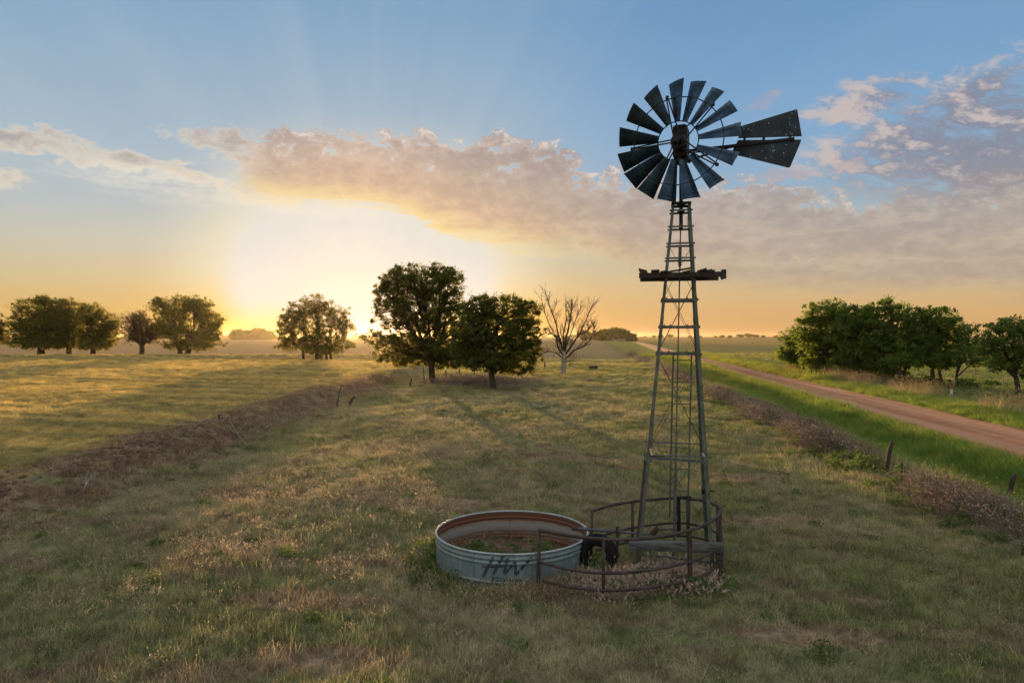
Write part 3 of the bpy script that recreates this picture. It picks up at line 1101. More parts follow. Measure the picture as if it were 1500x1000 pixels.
    for n, y0, y1, s0, s1 in ((3600, 8, 60, .7, 1.25), (3000, 60, 150, 1.1, 2.4)):
        x, y = land(n, y0, y1, lambda y: road_r(y) - 0.1, lambda y: road_r(y) + 3.2)
        P.append(pack(x, y, s0, s1))
    for n, y0, y1, s0, s1 in ((900, 14, 45, .25, .7), (900, 45, 110, .5, 1.1)):
        y = y0 + (y1 - y0) * rng.random(n)
        d = np.abs(rng.normal(0, .32, n))
        x = np.where(rng.random(n) < .5, road_l(y) + d, road_r(y) - d)
        P.append(pack(x, y, s0, s1))
    scatter('verge_grass', np.concatenate(P), lushm, 'lush green grass in the ditch and along the road')
    P = []
    for n, y0, y1, s0, s1 in ((12000, 14, 80, .9, 1.6), (9000, 80, 170, 1.4, 2.8)):
        x, y = land(n, y0, y1, lambda y: road_r(y) + 2.5, lambda y: np.maximum(wide(y) + 6, road_r(y) + 8))
        P.append(pack(x, y, s0, s1))
    scatter('roadside_grass', np.concatenate(P), mixed + lushm[:1], 'rough grass on the land across the road')
    # dry tall grass before the copse
    x, y = land(2600, 30, 78, lambda y: road_r(y) + 2.2, lambda y: road_r(y) + 6.5, lambda x, y: np.clip(vnoise(x, y, .5, 21) * 1.4 - .25, 0, 1))
    scatter('tall_dry_grass', pack(x, y, .6, 1.15), tallm, 'tall dry brown grass standing in front of the copse')
    # dead brush along the right fence and at other places
    P = []
    for n, y0, y1, s0, s1 in ((1900, 4, 30, .6, 1.25), (1300, 30, 70, .8, 1.5), (700, 70, 140, 1.2, 2.4)):
        y = y0 + (y1 - y0) * rng.random(n)
        x = fence_x(y) + rng.normal(0, 0.30, n) + 0.25 * np.sin(y * 0.7)
        k = rng.random(n) < np.clip(vnoise(x, y, .5, 31) * 3.0 - 1.15, 0.04, 1)
        P.append(pack(x[k], y[k], s0, s1))
    x, y = rng.normal(-3.0, 2.2, 420), rng.normal(60, 2.5, 420)
    P.append(pack(x, y, .9, 1.9))
    y = 26 + 28 * rng.random(70)
    P.append(pack(-11.3 + rng.normal(0, .7, 70), y, .5, .9))
    scatter('dead_brush', np.concatenate(P), deadm, 'purplish grey dead brush along the old fence line')
    # seed heads inside the pipe ring
    x = np.concatenate([rng.normal(1.75, .46, 190), rng.normal(2.72, .34, 150), rng.normal(1.4, .25, 16)])
    y = np.concatenate([rng.normal(11.2, .28, 190), rng.normal(11.5, .32, 150), rng.normal(10.6, .12, 16)])
    k = (off_tank(x, y) > 0) & (x < 3.4) & (np.hypot(x - 2.1, y - 11.9) < 1.6)
    scatter('faded_seed_grass', pack(x[k], y[k], .55, 1.1), pinkm, 'faded pinkish seed heads filling the pipe ring')
    # growth inside the tank
    t = rng.random(130) * 6.283
    q = (TANK_R - 0.25) * np.sqrt(rng.random(130))
    P = pack(TANK_C[0] + q * np.cos(t), TANK_C[1] + q * np.sin(t), .5, 1.1)
    P[:, 2] = 0.09
    P[:, 4] *= np.where(vnoise(P[:, 0], P[:, 1], 2.2, 44) > 0.5, 1.0, 0.45)
    scatter('tank_weeds', P, forbm + short[:2], 'green weeds and grass growing in the soil inside the tank')


build_grass()


# ------------------------------------------------------------------ windmill
def on_plane(px, py, p0, n):
    """where the sight line of a place of the photograph meets a plane"""
    d = Vector(((px - 750) / FOC, 1.0, (HORIZON - py) / FOC))
    t = (Vector(p0) - CAM).dot(n) / d.dot(n)
    return CAM + d * t


def build_windmill():
    cx, cy_ = 2.97, 12.5
    th = R(-12)
    ex, ey = Vector((math.cos(th), math.sin(th), 0)), Vector((-math.sin(th), math.cos(th), 0))
    root = empty('windmill', (cx, cy_, hz(cx, cy_)))
    tag(root, 'tall steel lattice windmill with a many-bladed wheel and holed tail vane', 'windmill')
    org = Vector(root.location)
    ZT = 6.50                       # top of the tower
    base0 = Vector((cx, cy_, 0.0))
    top0 = Vector((cx + 0.125, cy_ + 0.02, ZT))
    half0, half1 = 0.665, 0.165

    def corner(sx, sy, z):
        t = z / ZT
        c = base0.lerp(top0, t)
        h = half0 + (half1 - half0) * t
        return c + ex * sx * h + ey * sy * h - org

    def P(v):
        return Vector(v) - org

    # four angle-iron legs
    for sx, sy in ((-1, -1), (1, -1), (1, 1), (-1, 1)):
        m = MB()
        a, b = corner(sx, sy, -0.10), corner(sx, sy, ZT + 0.02)
        for k in range(3):
            z0, z1 = (-0.1, 2.55, 4.4)[k], (2.62, 4.46, ZT + 0.02)[k]
            p, q = corner(sx, sy, z0), corner(sx, sy, z1)
            out = (ex * sx + ey * sy) * (0.004 * (2 - k))
            w = (0.070, 0.060, 0.050)[k]
            m.prism(p + out - ex * sx * w / 2, q + out - ex * sx * w / 2, ex, w, 0.007)
            m.prism(p + out - ey * sy * w / 2 - ex * sx * 0.0036, q + out - ey * sy * w / 2 - ex * sx * 0.0036, ey, w - 0.008, 0.007)
            for zz in (z0 + 0.12, z1 - 0.1):
                if zz > 0.3:
                    m.box(corner(sx, sy, zz) + out - ex * sx * w / 2 - ey * sy * -0.006, (0.022, 0.022, 0.022))
        m.build('leg', M['steel'], root)

    # girts
    def zpx(y):
        return 4.1 + (492 - y) * 12.45 / 1000

    rows = [309.5, 333.5, 358, 379.5, 440, 479, 518]
    for i, y in enumerate(rows):
        z = zpx(y)
        for (s0, s1) in (((-1, -1), (1, -1)), ((1, -1), (1, 1)), ((1, 1), (-1, 1)), ((-1, 1), (-1, -1))):
            m = MB()
            a, b = corner(*s0, z), corner(*s1, z)
            d = (b - a).normalized()
            w = 0.030 if i < 4 else 0.042
            m.prism(a - d * 0.03, b + d * 0.03, Vector((0, 0, 1)), w, 0.006)
            nrm = d.cross(Vector((0, 0, 1)))
            m.prism(a + Vector((0, 0, w / 2)) - nrm * 0.016, b + Vector((0, 0, w / 2)) - nrm * 0.016, nrm, 0.03, 0.005)
            if i >= 4:
                for t in (0.12, 0.28, 0.72, 0.88):
                    m.box(a.lerp(b, t) + Vector((0, 0, w / 2 + 0.012)), (0.02, 0.02, 0.03))
            m.build('girt', M['steel'], root)
    # lowest girts: thin pipe behind, angle in front, with a hanging bracket
    z = zpx(660)
    for k, (s0, s1) in enumerate((((-1, -1), (1, -1)), ((1, -1), (1, 1)), ((1, 1), (-1, 1)), ((-1, 1), (-1, -1)))):
        m = MB()
        dz = Vector((0, 0, -0.02 if k == 0 else 0.05))
        a, b = corner(*s0, z) + dz, corner(*s1, z) + dz
        d = (b - a).normalized()
        m.tube([a - d * 0.08, b + d * 0.08], 0.013, 6)
        if k == 0:
            m.prism(a + Vector((0, 0, -0.05)), b + Vector((0, 0, -0.08)), Vector((0, 0, 1)), 0.05, 0.005)
        m.build('girt', M['gpipe'], root)
    m = MB()
    a = corner(-1, -1, z) + Vector((0.03, 0.02, -0.05))
    m.prism(a, corner(-1, -1, z) + ex * 0.50 + ey * 0.45 + Vector((0, 0, -0.16)), Vector((0, 0, 1)), 0.04, 0.012)
    m.prism(a + Vector((-0.03, 0, 0.0)), a + Vector((0.02, 0, -0.10)), ex, 0.05, 0.012)
    m.build('bracket', M['dark'], root)
    m = MB()
    a = corner(-1, -1, z) + ex * 0.05 - ey * 0.03
    m.prism(a + Vector((0.0, 0, 0.10)), a + Vector((0.035, 0, -0.02)), ex, 0.035, 0.015)
    m.build('cord_wrap', M['rope'], root)
    m = MB()
    a = corner(1, -1, z) - ex * 0.06 - ey * 0.02
    m.prism(a + Vector((-0.02, 0, 0.05)), a + Vector((0.02, 0, 0.0)), ex, 0.03, 0.012)
    m.build('cord_wrap', M['rope'], root)

    # crossed brace rods
    def brace(p, q, name='brace_rod'):
        m = MB()
        n = 5
        pts = [p.lerp(q, i / n) for i in range(n + 1)]
        m.tube(pts, 0.0042, 5)
        m.build(name, M['wire'], root)

    faces = (((-1, -1), (1, -1)), ((1, -1), (1, 1)), ((1, 1), (-1, 1)), ((-1, 1), (-1, -1)))
    for z0, z1 in ((0.40, zpx(640)), (zpx(658), zpx(520)), (zpx(518), zpx(412)), (zpx(440), zpx(358))):
        for s0, s1 in faces:
            if z0 > 3.9 and s0[1] == s1[1] and s0[1] == 1 and z0 > 4.5:
                continue
            brace(corner(*s0, z0), corner(*s1, z1))
            brace(corner(*s1, z0), corner(*s0, z1))

    # ladder up the far face
    zl0, zl1 = 0.62, zpx(520)
    m = MB()

    def lad(s, z):
        t = z / ZT
        c = base0.lerp(top0, t)
        h = half0 + (half1 - half0) * t
        return c + ey * h * 0.9 + ex * (0.12 + s * 0.168) * (1 if z < 3.6 else 1) - ex * 0.03 - org
    for s in (-1, 1):
        m.prism(lad(s, zl0), lad(s, zl1), ex, 0.030, 0.020)
    zz = zl0 + 0.12
    while zz < zl1 - 0.1:
        m.tube([lad(-1.05, zz), lad(1.05, zz)], 0.011, 6)
        zz += 0.415
    m.build('ladder', M['steel'], root)
    # step irons above, on the front right legs
    # pump rod, guide and standpipe
    m = MB()
    ax = lambda z: base0.lerp(top0, z / ZT) - org + ex * 0.0
    m.tube([ax(1.5), ax(6.3)], 0.012, 6)
    m.tube([ax(5.35), ax(5.40), ax(5.72), ax(5.77)], [0.012, 0.03, 0.03, 0.012], 8)
    m.tube([ax(6.06), ax(6.08), ax(6.13), ax(6.15)], [0.012, 0.035, 0.035, 0.012], 8)
    m.build('pump_rod', M['steel'], root)
    m = MB()
    m.tube([ax(0.0), ax(1.45)], 0.030, 10)
    m.tube([ax(1.42), ax(1.62)], [0.037, 0.02], 10)
    m.tube([ax(0.72), ax(0.80)], 0.05, 10)
    m.tube([ax(1.6), ax(2.1)], 0.018, 8)
    m.build('standpipe', M['gpipe'], root)
    # dark upright beside the standpipe
    m = MB()
    p = P(at(994, 775, 12.9))
    m.prism(P(at(995, 782, 12.9)), P(at(994, 727, 12.9)), ex, 0.075, 0.05)
    m.box(P(at(1004, 728, 12.9)), (0.22, 0.06, 0.03))
    m.build('wellhead_post', M['dark'], root)
    # brake wire reel on the right legs
    m = MB()
    c = corner(1, -1, zpx(710)) - ex * 0.03 + ey * 0.12
    m.tube([c - ex * 0.09, c - ex * 0.05], 0.055, 12)
    m.tube([c - ex * 0.05, c + ex * 0.03], 0.04, 12)
    m.tube([c + ex * 0.03, c + ex * 0.05], 0.055, 12)
    m.tube([c + ex * 0.05, c + ex * 0.12], 0.014, 8)
    m.build('furl_winch', M['dark'], root)
    m = MB()
    m.tube([c - ex * 0.02, corner(1, 0.2, 3.0), corner(0.6, 0.2, 6.3)], 0.004, 5)
    m.tube([c - ex * 0.01, corner(0.95, -0.6, 0.5)], 0.004, 5)
    m.tube([corner(-1.06, -0.9, 0.3), corner(-1.08, -0.95, 2.4)], 0.005, 5)
    m.build('furl_wire', M['wire'], root)
    # a darker stay on the left leg and pieces of pipe on the legs
    m = MB()
    m.tube([corner(-1.04, -1.03, 0.35), corner(-1.05, -1.04, 1.9)], 0.022, 8)
    m.build('stay_pipe', M['pipe'], root)

    # timbers under the legs
    m = MB()
    fl, fr = Vector((cx, cy_, 0)) - ex * 0.78 - ey * 0.735, Vector((cx, cy_, 0)) + ex * 0.80 - ey * 0.735
    zb = 0.47
    m.prism(P(fl + Vector((0, 0, zb - 0.03))), P(fr + Vector((0, 0, zb + 0.02))), Vector((0, 0, 1)), 0.15, 0.16)
    m.build('timber', M['wood'], root, bevel=0.004)
    bl, br = fl + ey * 1.47, fr + ey * 1.47
    for q in (fr - ex * 0.06,):
        m = MB()
        m.prism(P(q + Vector((0, 0, -0.1))), P(q + Vector((0, 0, zb - 0.08))), ex, 0.11, 0.11)
        m.build('foot_post', M['post'], root)
    m = MB()
    m.tube([P(fl + ex * 0.45 + ey * 0.2 + Vector((0, 0, 0.22))), P(fr - ex * 0.1 + ey * 0.15 + Vector((0, 0, 0.18)))], 0.022, 8)
    m.build('ground_pipe', M['gpipe'], root)

    # platform
    zp = zpx(405)
    pc = base0.lerp(top0, zp / ZT) - org
    m = MB()
    for s in (-1, 1):
        m.prism(pc + ey * s * 0.40 - ex * 0.72, pc + ey * s * 0.40 + ex * 0.72, Vector((0, 0, 1)), 0.09, 0.05)
        m.prism(pc + ex * s * 0.30 - ey * 0.5, pc + ex * s * 0.30 + ey * 0.5, Vector((0, 0, 1)), 0.085, 0.045)
    m.box(pc + ex * 0.74 - ey * 0.40, (0.07, 0.07, 0.16))
    m.tube([pc + ex * 0.70 - ey * 0.40 + Vector((0, 0, -0.02)), pc + ex * 0.72 - ey * 0.41 + Vector((0, 0, -0.09))], 0.03, 8)
    plat = m.build('platform', M['plank'], root)
    rnd = random.Random(5)
    for i in range(7):
        xo = -0.66 + i * 0.20 + rnd.uniform(-.03, .03)
        if i == 3:
            continue
        m = MB()
        tl = rnd.uniform(-0.10, 0.10)
        zz = 0.062 + rnd.uniform(0, .018)
        a = pc + ex * xo - ey * rnd.uniform(0.44, 0.56) + Vector((0, 0, zz + tl * .2))
        b = pc + ex * (xo + rnd.uniform(-.06, .06)) + ey * rnd.uniform(0.42, 0.55) + Vector((0, 0, zz - tl * .2))
        m.prism(a, b, (ex + Vector((0, 0, rnd.uniform(-.3, .3)))), rnd.uniform(0.12, .17), 0.028)
        m.build('plank', M['plank'], plat)
    for (x0, x1, z0, z1) in ((-0.28, 0.20, 0.055, 0.15), (0.38, 0.52, 0.05, 0.10)):
        m = MB()
        m.prism(pc + ex * x0 - ey * 0.3 + Vector((0, 0, z0)), pc + ex * x1 - ey * 0.05 + Vector((0, 0, z1)), ey, 0.12, 0.022)
        m.build('plank', M['plank'], plat)

    # head: mast, gearbox, wheel, tail
    ZH = 7.56
    mast = top0 - org
    hub_z = ZH - org.z
    axw = Vector((-math.sin(R(22.5)), -math.cos(R(22.5)), 0.03)).normalized()     # the wheel looks this way
    side = Vector((0, 0, 1)).cross(axw).normalized()                             # to the right in the picture
    upw = side.cross(axw) * -1
    if upw.z < 0:
        upw = -upw
    m = MB()
    m.tube([mast + Vector((0, 0, -0.45)), mast + Vector((0, 0, 0.95))], 0.035, 10)
    m.tube([mast + Vector((0, 0, -0.02)), mast + Vector((0, 0, 0.05))], 0.075, 12)
    m.tube([mast + Vector((0, 0, -0.14)), mast + Vector((0, 0, -0.10))], 0.065, 12)
    for s in (-1, 1):
        m.prism(corner(s, -1, ZT), corner(s, 1, ZT), Vector((0, 0, 1)), 0.05, 0.02)
        m.prism(corner(-1, s, ZT), corner(1, s, ZT), Vector((0, 0, 1)), 0.05, 0.02)
    m.tube([mast + Vector((0, 0, 0.72)), mast + Vector((0, 0, 0.80)), mast + Vector((0, 0, 0.86))], [0.05, 0.16, 0.10], 12)
    for k in range(6):
        a = k * 1.047
        m.box(mast + Vector((0.15 * math.cos(a), 0.15 * math.sin(a), 0.80)), (0.05, 0.05, 0.07))
    m.build('mast', M['dark'], root)
    hub = Vector((mast.x, mast.y, hub_z))
    Rm = Matrix((side, axw, Vector((0, 0, 1)))).transposed()
    m = MB()
    m.box(hub + Vector((0, 0, 0.06)) + axw * 0.0, (0.25, 0.34, 0.56), Rm)
    m.box(hub + Vector((0, 0, 0.352)), (0.20, 0.28, 0.03), Rm)
    m.tube([hub + axw * 0.1, hub + axw * 0.34], 0.07, 12)
    m.build('gearbox', M['dark'], root, bevel=0.03)
    WC = hub + axw * 0.36 + side * -0.0
    m = MB()
    m.tube([WC - axw * 0.08, WC + axw * 0.02], [0.15, 0.13], 16)
    m.tube([WC + axw * 0.02, WC + axw * 0.16], [0.09, 0.06], 12)

    def ring(rad, off, r):
        n = 60
        pts = [WC + axw * off + (side * math.cos(2 * math.pi * i / n) + upw * math.sin(2 * math.pi * i / n)) * rad for i in range(n + 1)]
        m.tube(pts, r, 5, cap=False)
    ring(0.355, 0.0, 0.010)
    ring(0.785, 0.0, 0.011)
    for a in (104, 44, -36, -118, -176):
        d = side * math.cos(R(a)) + upw * math.sin(R(a))
        t = side * -math.sin(R(a)) + upw * math.cos(R(a))
        e = WC + d * 0.83
        m.tube([WC + axw * 0.12 + t * 0.05 + d * 0.05, e + axw * 0.01 + t * 0.012], 0.013, 6)
        m.tube([WC - axw * 0.05 - t * 0.06 + d * 0.05, e - t * 0.012], 0.013, 6)
        m.box(e, (0.05, 0.05, 0.05))
    wheel = m.build('wheel', M['dark'], root, smooth=False)
    # a sail: tapered, cambered sheet
    bm_ = MB()
    nr, nc = 7, 7
    top_, bot_ = [], []
    for i in range(nr):
        r = 0.345 + (1.075 - 0.345) * i / (nr - 1)
        w = 0.125 + (0.365 - 0.125) * ((r - 0.345) / 0.73)
        for j in range(nc):
            u = (j / (nc - 1) - 0.5)
            camber = 0.16 * w * (0.25 - u * u) * 4 * 0.5
            rr = r
            top_.append((rr, u * w, camber + 0.0012))
            bot_.append((rr, u * w, camber - 0.0012))
    o = len(top_)
    fs = []
    for i in range(nr - 1):
        for j in range(nc - 1):
            a = i * nc + j
            fs.append((a, a + nc, a + nc + 1, a + 1))
            fs.append((o + a, o + a + 1, o + a + nc + 1, o + a + nc))
    rimv = [j for j in range(nc)] + [i * nc + nc - 1 for i in range(1, nr)] + [(nr - 1) * nc + j for j in range(nc - 2, -1, -1)] + [i * nc for i in range(nr - 2, 0, -1)]
    for a, b in zip(rimv, rimv[1:] + rimv[:1]):
        fs.append((a, b, o + b, o + a))
    bm_.add(top_ + bot_, fs)
    # rib across the sail near its tip and the clip at the rim
    w = 0.125 + 0.24 * ((0.985 - 0.345) / 0.73)
    pts = [(0.985, u * w, 0.08 * w * (0.25 - u * u) * 4 + 0.004) for u in (-.5, -.3, -.1, .1, .3, .5)]
    bm_.tube(pts, 0.006, 4, mi=1)
    w = 0.125 + 0.24 * ((0.785 - 0.345) / 0.73)
    pts = [(0.785, u * w, 0.08 * w * (0.25 - u * u) * 4 + 0.004) for u in (-.45, -.2, 0.1)]
    bm_.tube(pts, 0.009, 4, mi=1)
    proto = bm_.build('blade', [M['blade'], M['dark']], wheel, smooth=False)
    angs = [92, 71, 50.5, 28.5, 5, -23, -51, -77.5, -100.5, -122.5, -143, -164, 170, 144, 117.5]
    PITCH = R(33)
    for k, a in enumerate(angs):
        d = (side * math.cos(R(a)) + upw * math.sin(R(a)))
        t = side * -math.sin(R(a)) + upw * math.cos(R(a))
        pr = R(random.Random(k).uniform(-3, 3))
        ch = t * math.cos(PITCH + pr) + axw * math.sin(PITCH + pr) * PSIGN
        nn = d.cross(ch)
        ob = proto if k == 0 else proto.copy()
        if k:
            C.objects.link(ob)
        ob.parent = wheel
        mtx = Matrix((d, ch, nn)).transposed().to_4x4()
        mtx.translation = WC
        ob.matrix_local = mtx

    # tail: boom and vane of two sheets, shot through with holes
    tdir = side
    tp = org + hub - axw * 0.12
    nrm = axw
    m = MB()
    s0 = hub - axw * 0.10 + Vector((0, 0, -0.06))
    e1 = on_plane(1082, 204, tp, nrm) - org
    e2 = on_plane(1163, 203.5, tp, nrm) - org
    m.prism(s0 + Vector((0, 0, 0.0)), e2, Vector((0, 0, 1)), 0.045, 0.018)
    m.prism(s0 + Vector((0, 0, -0.20)), e1 + Vector((0, 0, -0.10)), Vector((0, 0, 1)), 0.035, 0.014)
    for q in (0.10, 0.45, 0.92):
        b_ = e1.lerp(e2, q)
        m.box(b_ + axw * 0.01, (0.035, 0.035, 0.05))
    tail = m.build('tail', M['dark'], root)

    def sheet(name, poly_px, holes_px, off):
        cu = bpy.data.curves.new(name, 'CURVE')
        cu.dimensions = '2D'
        cu.fill_mode = 'BOTH'
        cu.extrude = 0.0012

        def spl(pts):
            sp_ = cu.splines.new('POLY')
            sp_.points.add(len(pts) - 1)
            for q, (a, b) in zip(sp_.points, pts):
                q.co = (a, b, 0, 1)
            sp_.use_cyclic_u = True

        def to2(px, py):
            p = on_plane(px, py, tp, nrm) - (org + hub)
            return p.dot(side), p.dot(upw)
        spl([to2(*p) for p in poly_px])
        for (hx, hy, hr) in holes_px:
            a, b = to2(hx, hy)
            spl([(a + hr * math.cos(t * math.pi / 4), b + hr * math.sin(t * math.pi / 4)) for t in range(8)])
        tmp = bpy.data.objects.new(name, cu)
        C.objects.link(tmp)
        bpy.context.view_layer.update()
        me = bpy.data.meshes.new_from_object(tmp.evaluated_get(bpy.context.evaluated_depsgraph_get()))
        bpy.data.objects.remove(tmp)
        me.materials.clear()
        me.materials.append(M['vane'])
        ob = bpy.data.objects.new(name, me)
        C.objects.link(ob)
        ob.parent = tail
        mtx = Matrix((side, upw, side.cross(upw))).transposed().to_4x4()
        mtx.translation = hub - axw * (0.12 + off)
        ob.matrix_local = mtx

    def zpt(x, y):
        return 860 + x / 4.1667, 90 + y / 4.1667
    h1 = [(945, 402), (955, 412), (966, 398), (980, 418), (1002, 424), (1012, 392), (1082, 368), (1104, 381), (1172, 434), (1140, 442), (1210, 452), (1238, 438), (1246, 446), (1230, 372), (1231, 387), (1239, 395), (1246, 320), (1268, 306), (1268, 405), (1230, 352)]
    h2 = [(1064, 547), (1121, 511), (1131, 521), (1126, 543), (1132, 553), (1134, 509), (1138, 543), (1122, 583), (1087, 590), (995, 582), (1211, 510), (1197, 560), (1197, 580)]
    rr = random.Random(3)
    sheet('vane', [zpt(925, 402), zpt(1272, 296), zpt(1279, 300), zpt(1307, 461), zpt(920, 473)], [(*zpt(*p), rr.uniform(.0035, .0075)) for p in h1], 0.0)
    sheet('vane', [zpt(918, 481), zpt(1303, 478), zpt(1297, 500), zpt(1236, 646), zpt(1225, 650), zpt(880, 566), zpt(884, 545)], [(*zpt(*p), rr.uniform(.0035, .0075)) for p in h2], 0.02)
    m = MB()
    m.tube([hub - axw * 0.13 + Vector((0, 0, -0.1)), on_plane(1075, 216, tp, nrm) - org], 0.014, 6)
    m.build('tail_brace', M['dark'], root)
    return root


PSIGN = -1
build_windmill()


# ------------------------------------------------------------------ stock tank
def tank_prof():
    """outer radius offset over the height: rolled beads near the top and the foot"""
    zs, offs = [], []
    z = 0.0
    while z <= TANK_H + 1e-6:
        o = 0.0
        for zc in (0.055, 0.145, 0.455, 0.53):
            o += 0.016 * math.exp(-((z - zc) / 0.018) ** 2)
        zs.append(z)
        offs.append(o)
        z += 0.012
    return zs, offs


def tank_off(z):
    return sum(0.016 * math.exp(-((z - zc) / 0.018) ** 2) for zc in (0.055, 0.145, 0.455, 0.53))


def mat_tank_out():
    m, N = material('tank_outside')
    o = objco(N)
    sp = N.node('ShaderNodeSeparateXYZ')
    N.put(sp.inputs[0], o)
    z = S(N.nt, sp.outputs[2])
    n = N.noise(o, 3.5, 5, 0.65, 0.3)
    st = N.noise(N.scale(o, 5, 5, 0.5), 3.0, 4, 0.65)
    c = N.mix(n.step(0.35, 0.65), rgba(.135, .205, .205), rgba(.20, .265, .26))
    c = N.mix(st.step(0.46, 0.66) * 0.6, c, rgba(.085, .135, .14))
    st2 = N.noise(N.scale(o, 9, 9, 0.35, (1, 7, 3)), 2.0, 4, 0.7)
    c = N.mix(st2.step(0.58, 0.7) * (z + n * 0.3).step(0.35, 0.75) * 0.7, c, rgba(.17, .105, .07))
    c = N.mix(st2.step(0.40, 0.28) * 0.35, c, rgba(.30, .36, .35))
    c = N.mix((z + n * 0.25).step(0.34, 0.12) * 0.85, c, rgba(.085, .10, .075))
    r = N.noise(N.scale(o, 2.2, 2.2, 1.0, (3, 5, 1)), 3.0, 5, 0.7).step(0.66, 0.74)
    c = N.mix(r * 0.55, c, rgba(.20, .11, .065))
    finish(N, c, 0.5, 0.35, bump=st, bump_d=0.003, spec=0.4)
    return m


def mat_tank_in():
    m, N = material('tank_inside')
    o = objco(N)
    sp = N.node('ShaderNodeSeparateXYZ')
    N.put(sp.inputs[0], o)
    z = S(N.nt, sp.outputs[2])
    n = N.noise(N.scale(o, 1, 1, 2.5), 3.2, 5, 0.7, 0.4)
    f = N.noise(N.scale(o, 2, 2, 0.7), 9.0, 4, 0.7)
    zz = (z + (n - 0.5) * 0.10) / 0.62
    c = N.ramp(zz, [(0.0, rgba(.10, .055, .035)), (0.22, rgba(.20, .10, .06)), (0.31, rgba(.22, .165, .125)), (0.36, rgba(.14, .07, .045)), (0.42, rgba(.22, .20, .18)), (0.60, rgba(.27, .255, .235)), (0.67, rgba(.24, .19, .14)), (0.72, rgba(.12, .055, .032)), (0.88, rgba(.155, .068, .036)), (1.0, rgba(.12, .062, .038))])
    c = N.mix(f.step(0.55, 0.7) * 0.5, c, rgba(.17, .07, .035))
    finish(N, c, 0.8, 0.1, bump=f, bump_d=0.004, spec=0.3)
    return m


